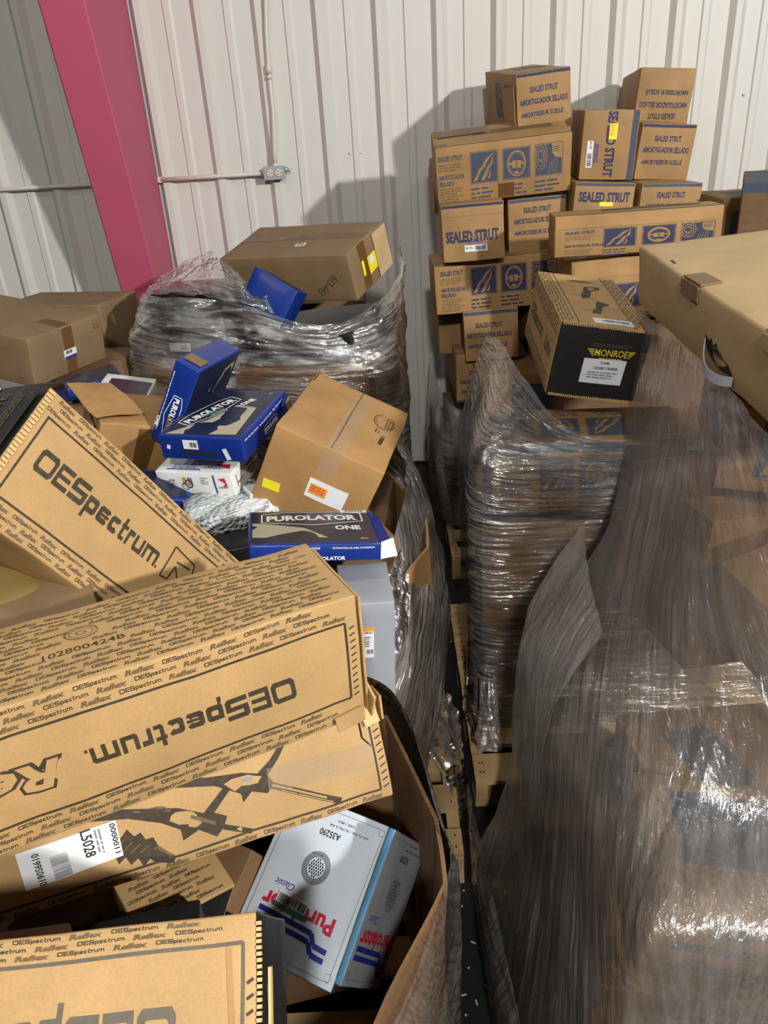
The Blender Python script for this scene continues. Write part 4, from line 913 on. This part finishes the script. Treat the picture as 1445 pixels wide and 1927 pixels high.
# bubble wrapped parts
bm = bmesh.new(); bmesh.ops.create_cube(bm, size=1); bmesh.ops.scale(bm, vec=(.24, .16, .07), verts=bm.verts); bmesh.ops.bevel(bm, geom=bm.edges[:], offset=.025, segments=4); bmesh.ops.subdivide_edges(bm, edges=bm.edges[:], cuts=3, use_grid_fill=True)
for v in bm.verts: v.co += noise.noise_vector(v.co*14)*.012
m, n, l, p = nodemat('bubble_wrap'); tc = n.new('ShaderNodeTexCoord'); vo = n.new('ShaderNodeTexVoronoi'); vo.inputs['Scale'].default_value = 70; l.new(tc.outputs['Object'], vo.inputs['Vector'])
b = n.new('ShaderNodeBump'); b.invert = True; b.inputs['Strength'].default_value = 1; b.inputs['Distance'].default_value = .008; l.new(vo.outputs['Distance'], b.inputs['Height']); l.new(b.outputs[0], p.inputs['Normal'])
cr = n.new('ShaderNodeTexNoise'); cr.inputs['Scale'].default_value = 14; l.new(tc.outputs['Object'], cr.inputs['Vector']); rr = n.new('ShaderNodeValToRGB'); rr.color_ramp.elements[0].position = .4; rr.color_ramp.elements[1].position = .6
rr.color_ramp.elements[0].color = (.42, .46, .45, 1); rr.color_ramp.elements[1].color = (.62, .64, .64, 1); l.new(cr.outputs['Fac'], rr.inputs[0]); l.new(rr.outputs[0], p.inputs['Base Color']); p.inputs['Roughness'].default_value = .25; p.inputs['Coat Weight'].default_value = .5
o = mkobj('bubble_wrapped_part', bm, m, smooth=True); o.location = (-.475, 1.96, 1.055); o.rotation_euler = (.1, -.1, .35); setp(o, 'lumpy parcel in clear bubble wrap under the white filter box', 'parcel')
bm = bmesh.new(); bm_box(bm, (0, 0, 0), (.07, .05, .012)); k = mkobj('taped_label', bm, MT['label'], o); k.location = (.09, .0, .036); k.rotation_euler = (.1, .2, .2)
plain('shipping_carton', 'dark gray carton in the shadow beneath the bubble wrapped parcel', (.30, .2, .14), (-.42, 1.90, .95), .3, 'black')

c = C('BR1', 'shipping_carton', 'kraft', 'plain brown carton tipped on the wrapped pile with yellow and white labels', wob=.004, bulge=.004)
c.bar('T', (-.0, -.21), (-.0, .21), .0035, 'dark'); c.bar('T', (-.152, .15), (-.152, .21), .003, 'dark')
c.kid('tape'); c.slab('T', .012, -.01, .055, .42, 'tape', .0008); c.slab('F', .012, .10, .055, .08, 'tape', .0008)
c.kid('yellow_sticker', 'bright yellow sticker'); c.slab('F', -.115, -.038, .05, .028, 'neon', .0008, .12)
c.kid('label', 'large white label with an orange sticker'); c.slab('F', .035, .012, .115, .06, 'label', .0008, .0); c.rect('F', .01, .012, .05, .03, 'orange', 0, 6); c.lines('F', .01, .02, .045, 3, .007, 'red', 0, layer=7)
c.body(); c.ring('T', .098, .07, .034, .05, .003, 'brown'); c.ring('T', .098, .07, .027, .041, .0014, 'brown'); c.lines('T', .106, .07, .07, 3, .009, 'brown', PI/2); c.lines('T', .085, .0, .025, 2, .009, 'brown', PI/2); c.lines('T', .112, -.045, .06, 1, .016, 'brown', PI/2, t=.012)
c.kid('small_label'); c.slab('F', -.03, -.10, .05, .02, 'lgray', .0008); c.body(); c.build()
c = C('B5', 'shipping_carton', 'dull', 'large brown carton with tape and a small label at the left edge', r=.005, wob=.003)
c.kid('tape'); c.slab('F', .0, 0, .048, .165, 'btape', .0008); c.slab('T', 0, -.2, .048, .1, 'btape', .0008)
c.kid('label', 'small white and blue label'); c.slab('F', -.002, -.012, .06, .032, 'label', .002, -.0, .001); c.rect('F', -.002, -.024, .058, .010, 'pblue', 0, 10); c.barcode('F', -.01, -.005, .03, .012, layer=10); c.body()
c.frame('F', .135, .04, .155, .056, .002, 'dark'); c.build()
plain('shipping_carton', 'brown carton in shadow between the left carton and the wrapped pile', (.5, .3, .34), (-1.42, 3.52, 1.22), -.25, 'dull')
plain('shipping_carton', 'reddish brown carton low between the left carton and the wrapped pile', (.3, .22, .3), (-1.20, 3.12, 1.08), -.1, 'shade')
plain('shipping_carton', 'brown carton stacked under the dark blue box at the left', (.8, .5, .9), (-1.42, 2.75, .70), .1, 'shade')
plain('shipping_carton', 'brown carton at the floor under the left edge pile', (.8, .6, .9), (-1.35, 1.95, .60), .1, 'shade')
c = C('GX', 'shipping_carton', 'fgray', 'gray-white carton with an orange-topped label inside the wrap behind the long golden one', bulge=.002)
c.kid('label', 'white label with orange band'); c.slab('F', .0, .105, .026, .085, 'label', .0008); c.rect('F', 0, .143, .026, .012, 'orange', 0, 6); c.text('F', '578-011', .0, .133, .02, .005, 'lblack', layer=6); c.lines('F', -.003, .12, .016, 5, .006, 'lblack', layer=6); c.barcode('F', .003, .08, .016, .012, layer=6); c.body(); c.build()

# ------------------------------------------------------------------ back left wrapped pile
c = C('T1', 'shipping_carton', 'dull', 'large dull brown carton on top of the back left wrapped pile', r=.005, wob=.004)
c.kid('label', 'small white barcode label'); c.slab('T', .04, -.06, .045, .03, 'label', .0008, .1); c.barcode('T', .04, -.06, .03, .02, 'lgray', .1, layer=6)
c.kid('yellow_label', 'yellow-edged label pair'); c.slab('R', .01, -.012, .075, .068, 'neon', .0008, .05); c.rect('R', .0, .002, .035, .03, 'label', .05, 7); c.slab('R', -.07, -.005, .02, .06, 'neon', .0008)
c.kid('tape'); c.slab('T', 0, .02, .6, .05, 'btape', .0006); c.slab('R', -.055, .0, .06, .18, 'btape', .0005)
c.kid('open_flap'); c.slab('R', .1, .0, .12, .175, 'tan', .003, .03, .004); c.body()
c.text('F', '603-443', .19, -.03, .11, .032, 'brown', PI*1.2, bold=0); c.build()
c = C('M2', 'shipping_carton', 'black', 'wrapped black carton directly under the large one on the back left pile'); c.build()
c = C('LB', 'shipping_carton', 'kraft', 'wrapped brown carton with a taped corner at the front of the back left pile'); c.kid('tape'); c.slab('R', -.15, 0, .06, .38, 'btape', .0008); c.body(); c.build()
plain('shipping_carton', 'black wrapped carton with a pale label at the left shoulder of the back left pile', (.30, .34, .24), (-.80, 3.32, 1.32), -.05, 'black', lambda c: (c.kid('label', 'pale label'), c.slab('F', -.05, -.09, .09, .035, 'label', .001, -.08), c.barcode('F', -.035, -.09, .03, .02, 'lgray', layer=8), c.body()))
plain('shipping_carton', 'wrapped brown carton at the lower left of the back left pile', (.38, .4, .5), (-.88, 3.25, .93), -.05, 'kraft')
plain('filter_box', 'blue filter box leaning against the large dull brown carton under wrap', (.20, .10, .16), (-.44, 3.06, 1.42), -.45, 'blue', lambda c: (c.text('F', 'Purolator', .02, -.02, .07, .02, 'fgray', -.6, bold=0), c.rect('T', 0, 0, .17, .08, 'deep')), tilt=(-.35, .45))
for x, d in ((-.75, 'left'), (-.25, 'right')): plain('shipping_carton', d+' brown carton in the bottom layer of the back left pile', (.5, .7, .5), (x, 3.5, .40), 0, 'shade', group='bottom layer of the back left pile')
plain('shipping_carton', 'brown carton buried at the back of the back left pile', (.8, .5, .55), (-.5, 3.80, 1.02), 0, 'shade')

# ------------------------------------------------------------------ open corrugated gaylords
def gaylord(label, pts, z0, z1, mat='kraft', t=.008, wavy=.02, flare=.0):
    bm = bmesh.new(); n = len(pts); cx = sum(p[0] for p in pts)/n; cy = sum(p[1] for p in pts)/n; K = 8; L = 5; g = {}
    for side in (0, 1):
        for i in range(n*K):
            a = pts[i//K]; b = pts[(i//K+1) % n]; f = (i % K)/K; x = a[0]+(b[0]-a[0])*f; y = a[1]+(b[1]-a[1])*f
            d = Vector((x-cx, y-cy)); s = 1-(t/d.length if side else 0)
            for j in range(L+1):
                z = z0+(z1-z0)*j/L; w = noise.noise(Vector((x*3, y*3, z*3)))*wavy*(j/L)+flare*math.sin(j/L*PI)
                g[side, i, j] = bm.verts.new((cx+d.x*(s+w/d.length), cy+d.y*(s+w/d.length), z))
    N = n*K
    for i in range(N):
        k = (i+1) % N
        for j in range(L):
            bm.faces.new((g[0, i, j], g[0, k, j], g[0, k, j+1], g[0, i, j+1])); bm.faces.new((g[1, i, j], g[1, i, j+1], g[1, k, j+1], g[1, k, j]))
        bm.faces.new((g[0, i, L], g[0, k, L], g[1, k, L], g[1, i, L])); bm.faces.new((g[0, i, 0], g[1, i, 0], g[1, k, 0], g[0, k, 0]))
    return setp(mkobj('gaylord_box', bm, MT[mat]), label, 'box')
gaylord('open corrugated gaylord box at the lower left holding the filter boxes', [(-.10, .60), (.045, .92), (.04, 1.06), (-.05, 1.36), (-.3, 1.45), (-.85, 1.45), (-1.05, 1.2), (-1.05, .6), (-.85, .35), (-.35, .35)], .135, .80, 'shade')  # darker kraft paints in the shade on the inner wall
gaylord('corrugated gaylord box inside wrap left of the aisle, under the blue filter boxes', [(-.06, 1.66), (.08, 1.95), (.08, 2.2), (-.02, 2.5), (-.3, 2.56), (-.65, 2.56), (-.82, 2.35), (-.84, 1.9), (-.7, 1.62), (-.3, 1.58)], .135, .90, 'kraft', flare=.015)
FL2 = ['tall brown carton in the back of the wrapped gaylord left of the aisle', 'brown carton below the tipped plain brown one', 'brown carton below the bubble wrapped parcel in the wrapped gaylord', 'narrow brown carton beside the gray-white one in the wrapped gaylord']
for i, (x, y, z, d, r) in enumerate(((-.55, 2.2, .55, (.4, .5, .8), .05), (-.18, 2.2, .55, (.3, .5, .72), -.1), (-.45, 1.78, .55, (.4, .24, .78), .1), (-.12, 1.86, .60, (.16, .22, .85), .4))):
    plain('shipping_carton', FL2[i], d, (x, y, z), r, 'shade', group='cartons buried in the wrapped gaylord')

# ------------------------------------------------------------------ stretch wrap
def catmull(P, t):
    n = len(P)-1; x = min(max(t, 0), 1)*n; i = min(int(x), n-1); f = x-i
    p0, p1, p2, p3 = P[max(i-1, 0)], P[i], P[i+1], P[min(i+2, n)]
    return .5*((2*p1)+(p2-p0)*f+(2*p0-5*p1+4*p2-p3)*f*f+(3*p1-p0-3*p2+p3)*f**3)
def film(label, rows, mat, nu=60, nv=80, amp=.006, fx=3, fy=14, seed=0, parent=None, pleat=0, name='stretch_wrap'):
    """rows from bottom to top, each a chain of points along the sheet"""
    R = [[Vector(p) for p in r] for r in rows]; g = []; bm = bmesh.new(); uvl = bm.loops.layers.uv.new('UVMap')
    for i in range(nu+1):
        ctl = None; line = []
        cols = [[catmull(r, j/nv) for r in R] for j in range(nv+1)] if i == 0 else cols
        line = [catmull(cols[j], i/nu) for j in range(nv+1)]; g.append(line)
    Vx = []; UV = []
    for i in range(nu+1):
        row = []; ur = []
        for j in range(nv+1):
            p = g[i][j]; a = g[min(i+1, nu)][j]-g[max(i-1, 0)][j]; b = g[i][min(j+1, nv)]-g[i][max(j-1, 0)][:] if False else g[i][min(j+1, nv)]-g[i][max(j-1, 0)]
            nn = b.cross(a); nn = nn.normalized() if nn.length > 1e-9 else Vector((0, 0, 1))
            wq = 1.6*noise.noise(Vector((j/nv*3.1, i/nu*2.3, seed+9))); q = Vector((j/nv*fx*3, i/nu*fy+wq*2, seed)); d = noise.noise(q)+.5*noise.noise(q*2.7)+.3*noise.noise(q*7)
            if pleat: d += pleat*abs(noise.noise(Vector((j/nv*40, i/nu*1.5, seed+5))))
            row.append(bm.verts.new(p+nn*d*amp))
        Vx.append(row)
    ul = [0]; mid = nu//2
    for j in range(nv): ul.append(ul[-1]+(g[mid][j+1]-g[mid][j]).length)
    vl = [0]
    for i in range(nu): vl.append(vl[-1]+(g[i+1][nv//2]-g[i][nv//2]).length)
    for i in range(nu):
        for j in range(nv):
            f = bm.faces.new((Vx[i][j], Vx[i][j+1], Vx[i+1][j+1], Vx[i+1][j])); f.smooth = True
            for lp, (a, b) in zip(f.loops, ((i, j), (i, j+1), (i+1, j+1), (i+1, j))): lp[uvl].uv = (ul[b], vl[a])
    o = mkobj(name, bm, mat, parent)
    if label: setp(o, label, 'plastic wrap', 'stretch wrap around the pallet loads')
    return o
FA = film_mat('wrap_horizontal', (.05, .42), .10, 0.05)
FBm = film_mat('wrap_sparkly', (.02, .34), .22, 0.03, bump=1, crinkle=.35, rough=.11, dist=.036)
FC = film_mat('wrap_hazy', (.20, .56), .06, 1.25, tint=(.42, .39, .37, 1), stretch=16, scale=2.2, rough=.2, dist=.016)
FD = film_mat('wrap_diagonal', (.14, .55), .2, -.75, bump=1, rough=.12, dist=.045, crinkle=.3, tint=(.85,.80,.78,1))
FV = film_mat('wrap_vertical', (.18, .6), .07, 1.5, tint=(.45, .42, .40, 1), stretch=30)

# back left pile
w1 = film('crinkled clear wrap around the back left pile under the large dull brown carton', [
    [(-1.0, 4.0, .14), (-1.04, 3.02, .14), (-.5, 2.96, .14), (.0, 2.98, .14), (.05, 3.3, .14), (.06, 4.0, .14)],
    [(-1.0, 4.0, .7), (-1.08, 3.00, .7), (-.5, 2.93, .7), (.01, 2.98, .7), (.07, 3.3, .7), (.07, 4.0, .7)],
    [(-1.0, 4.0, 1.15), (-1.06, 3.05, 1.15), (-.5, 2.90, 1.12), (-.02, 2.90, 1.12), (.07, 3.25, 1.15), (.08, 4.0, 1.2)],
    [(-1.0, 4.0, 1.38), (-1.0, 3.08, 1.36), (-.55, 2.92, 1.30), (-.20, 2.90, 1.27), (.04, 3.1, 1.33), (.08, 4.0, 1.38)],
    [(-.95, 3.95, 1.47), (-.95, 3.14, 1.46), (-.60, 2.98, 1.44), (-.22, 2.94, 1.335), (.05, 3.25, 1.42), (.08, 3.9, 1.48)]], FBm, 60, 110, .016, 4, 16, 1)
film(None, [
    [(-.97, 3.5, 1.46), (-.95, 3.14, 1.46), (-.75, 3.04, 1.46), (-.60, 2.98, 1.44), (-.42, 2.95, 1.39)],
    [(-.90, 3.6, 1.50), (-.84, 3.28, 1.49), (-.72, 3.16, 1.50), (-.60, 3.06, 1.49), (-.46, 3.0, 1.42)],
    [(-.80, 3.8, 1.52), (-.74, 3.45, 1.53), (-.69, 3.32, 1.55), (-.62, 3.22, 1.53), (-.50, 3.06, 1.44)]], FBm, 30, 50, .014, 5, 8, 2, parent=w1, name='loose_film')
# gaylord left of the aisle
w2 = film('shiny diagonal wrap around the gaylord left of the aisle', [
    [(-.7, 1.56, .10), (-.2, 1.56, .12), (-.03, 1.62, .16), (.06, 1.92, .13), (.06, 2.25, .14), (-.05, 2.55, .14), (-.6, 2.6, .14)],
    [(-.7, 1.54, .38), (-.2, 1.52, .38), (-.01, 1.60, .40), (.125, 1.98, .42), (.125, 2.2, .42), (.02, 2.55, .42), (-.6, 2.62, .42)],
    [(-.7, 1.55, .68), (-.2, 1.54, .66), (-.01, 1.64, .66), (.13, 2.05, .71), (.12, 2.3, .71), (.02, 2.6, .70), (-.6, 2.62, .7)],
    [(-.7, 1.58, .86), (-.2, 1.57, .82), (-.02, 1.72, .84), (.09, 2.15, .91), (.07, 2.4, .95), (-.03, 2.6, .98), (-.6, 2.6, .98)],
    [(-.7, 1.66, .95), (-.2, 1.64, .90), (-.04, 1.82, .94), (.03, 2.2, 1.02), (.0, 2.38, 1.06), (-.1, 2.54, 1.08), (-.6, 2.54, 1.08)]], FD, 60, 110, .010, 4, 14, 3)
film(None, [[(.03, 1.80, .30), (.09, 1.9, .30), (.13, 2.0, .32)], [(.10, 1.75, .18), (.15, 1.84, .2), (.16, 1.95, .24)], [(.13, 1.72, .02), (.165, 1.80, .02), (.17, 1.92, .02)]], FBm, 20, 20, .02, 3, 3, 9, parent=w2, name='loose_film')
film(None, [[(-.16, 1.70, 1.0), (-.05, 1.66, .98), (.0, 1.78, 1.0)], [(-.14, 1.62, .92), (-.04, 1.58, .90), (.02, 1.72, .93)], [(-.10, 1.58, .84), (-.02, 1.55, .83), (.01, 1.64, .85)]], film_mat('wrap_bunched', (.3, .7), .3, -.7, crinkle=.6, bump=1, rough=.12), 24, 24, .008, 3, 3, 12, parent=w2, name='bunched_film')
# open gaylord, lower left
film('clear wrap around the open gaylord at the lower left', [
    [(-.9, .30, .10), (-.35, .30, .10), (-.08, .55, .10), (.05, .88, .10), (.05, 1.05, .10), (-.03, 1.40, .10), (-.3, 1.49, .10)],
    [(-.9, .29, .45), (-.35, .29, .45), (-.07, .55, .45), (.06, .90, .45), (.065, 1.05, .45), (-.03, 1.40, .45), (-.3, 1.49, .45)],
    [(-.9, .30, .72), (-.36, .30, .72), (-.08, .57, .72), (.062, .92, .72), (.06, 1.06, .74), (-.04, 1.39, .76), (-.3, 1.48, .76)],
    [(-.9, .31, .82), (-.37, .33, .84), (-.09, .60, .83), (.050, .93, .80), (.045, 1.06, .82), (-.05, 1.37, .88), (-.3, 1.46, .88)]], film_mat('wrap_clear', (.06, .34), .05, .9, tint=(.5, .47, .45, 1)), 40, 90, .005, 4, 10, 4)
# stack right of the aisle
w3 = film('glossy wrap pulled over the stack right of the aisle under the black-ended carton', [
    [(.24, 2.75, .12), (.23, 2.40, .12), (.24, 2.06, .12), (.6, 2.02, .12), (1.2, 2.02, .12)],
    [(.25, 2.75, .46), (.24, 2.40, .46), (.245, 2.09, .46), (.6, 2.06, .46), (1.2, 2.06, .46)],
    [(.25, 2.75, .80), (.24, 2.42, .80), (.245, 2.12, .80), (.6, 2.10, .80), (1.2, 2.10, .80)],
    [(.26, 2.75, 1.0), (.25, 2.45, 1.0), (.25, 2.13, 1.0), (.6, 2.11, .97), (1.2, 2.1, .97)],
    [(.30, 2.75, 1.16), (.28, 2.45, 1.14), (.27, 2.17, 1.125), (.58, 2.12, 1.08), (1.2, 2.12, 1.06)],
    [(.35, 2.74, 1.31), (.385, 2.60, 1.32), (.44, 2.42, 1.24), (.60, 2.17, 1.13), (1.2, 2.16, 1.11)]], FBm, 70, 90, .0035, 3, 7, 5)
film(None, [[(.24, 2.2, .3), (.26, 2.1, .34), (.3, 2.07, .34)], [(.20, 2.10, .2), (.24, 2.0, .22), (.3, 1.98, .22)], [(.21, 2.05, .14), (.22, 1.92, .14), (.3, 1.9, .14)]], FBm, 20, 20, .02, 4, 4, 19, parent=w3, name='loose_film')
# strut stack low wrap
film('thin wrap hanging low around the strut cartons at the wall', [
    [(.22, 4.3, .15), (.24, 3.52, .15), (.7, 3.5, .15), (1.5, 3.5, .15)], [(.21, 4.3, .5), (.22, 3.5, .5), (.7, 3.48, .5), (1.5, 3.48, .5)],
    [(.24, 4.3, .85), (.26, 3.62, .80), (.5, 3.52, .72), (1.5, 3.5, .7)]], FA, 30, 60, .01, 4, 6, 6)
# big hazy load
w4 = film('hazy gray-brown wrap stretched over the large load at the lower right', [
    [(.155, 1.52, .12), (.17, 1.2, .12), (.20, .74, .12), (.26, .66, .12), (.6, .64, .12), (1.3, .62, .12)],
    [(.26, 1.57, .35), (.24, 1.2, .38), (.27, .76, .40), (.33, .72, .42), (.6, .70, .42), (1.3, .66, .42)],
    [(.29, 1.60, .65), (.29, 1.25, .60), (.31, .82, .60), (.36, .75, .60), (.6, .73, .60), (1.3, .70, .60)],
    [(.31, 1.62, .81), (.33, 1.3, .76), (.35, .92, .78), (.40, .80, .83), (.7, .77, .82), (1.3, .74, .82)],
    [(.43, 1.70, .90), (.42, 1.45, .90), (.45, 1.10, .90), (.55, .98, .88), (.8, .95, .88), (1.3, .92, .88)],
    [(.62, 2.0, .92), (.54, 1.65, 1.02), (.54, 1.28, 1.06), (.64, 1.05, 1.07), (.9, .99, 1.07), (1.4, .97, 1.07)],
    [(.72, 2.25, 1.10), (.66, 1.85, 1.22), (.64, 1.42, 1.28), (.69, 1.14, 1.28), (1.0, 1.07, 1.28), (1.5, 1.05, 1.28)],
    [(.775, 2.38, 1.455), (.75, 2.0, 1.46), (.73, 1.6, 1.455), (.72, 1.27, 1.45), (1.0, 1.24, 1.46), (1.6, 1.2, 1.47)]], FC, 120, 110, .006, 3, 8, 7, pleat=.8)
film(None, [[(.155, 1.54, .12), (.150, 1.35, .12), (.16, 1.0, .12), (.19, .72, .12)], [(.150, 1.55, .26), (.150, 1.35, .26), (.16, 1.0, .26), (.19, .70, .26)],
    [(.150, 1.55, .38), (.165, 1.35, .36), (.19, 1.0, .34), (.22, .72, .34)]], FV, 24, 60, .006, 4, 6, 23, parent=w4, name='lower_film')
film(None, [[(.29, 1.66, .55), (.27, 1.52, .5), (.28, 1.3, .5)], [(.34, 1.72, .84), (.33, 1.55, .82), (.33, 1.35, .8)], [(.52, 1.90, .99), (.46, 1.62, 1.0), (.44, 1.4, .97)]], film_mat('wrap_folds', (.25, .6), .12, 1.45, tint=(.6, .58, .55, 1), stretch=30, crinkle=.7), 40, 30, .005, 3, 3, 31, parent=w4, name='fold_film')
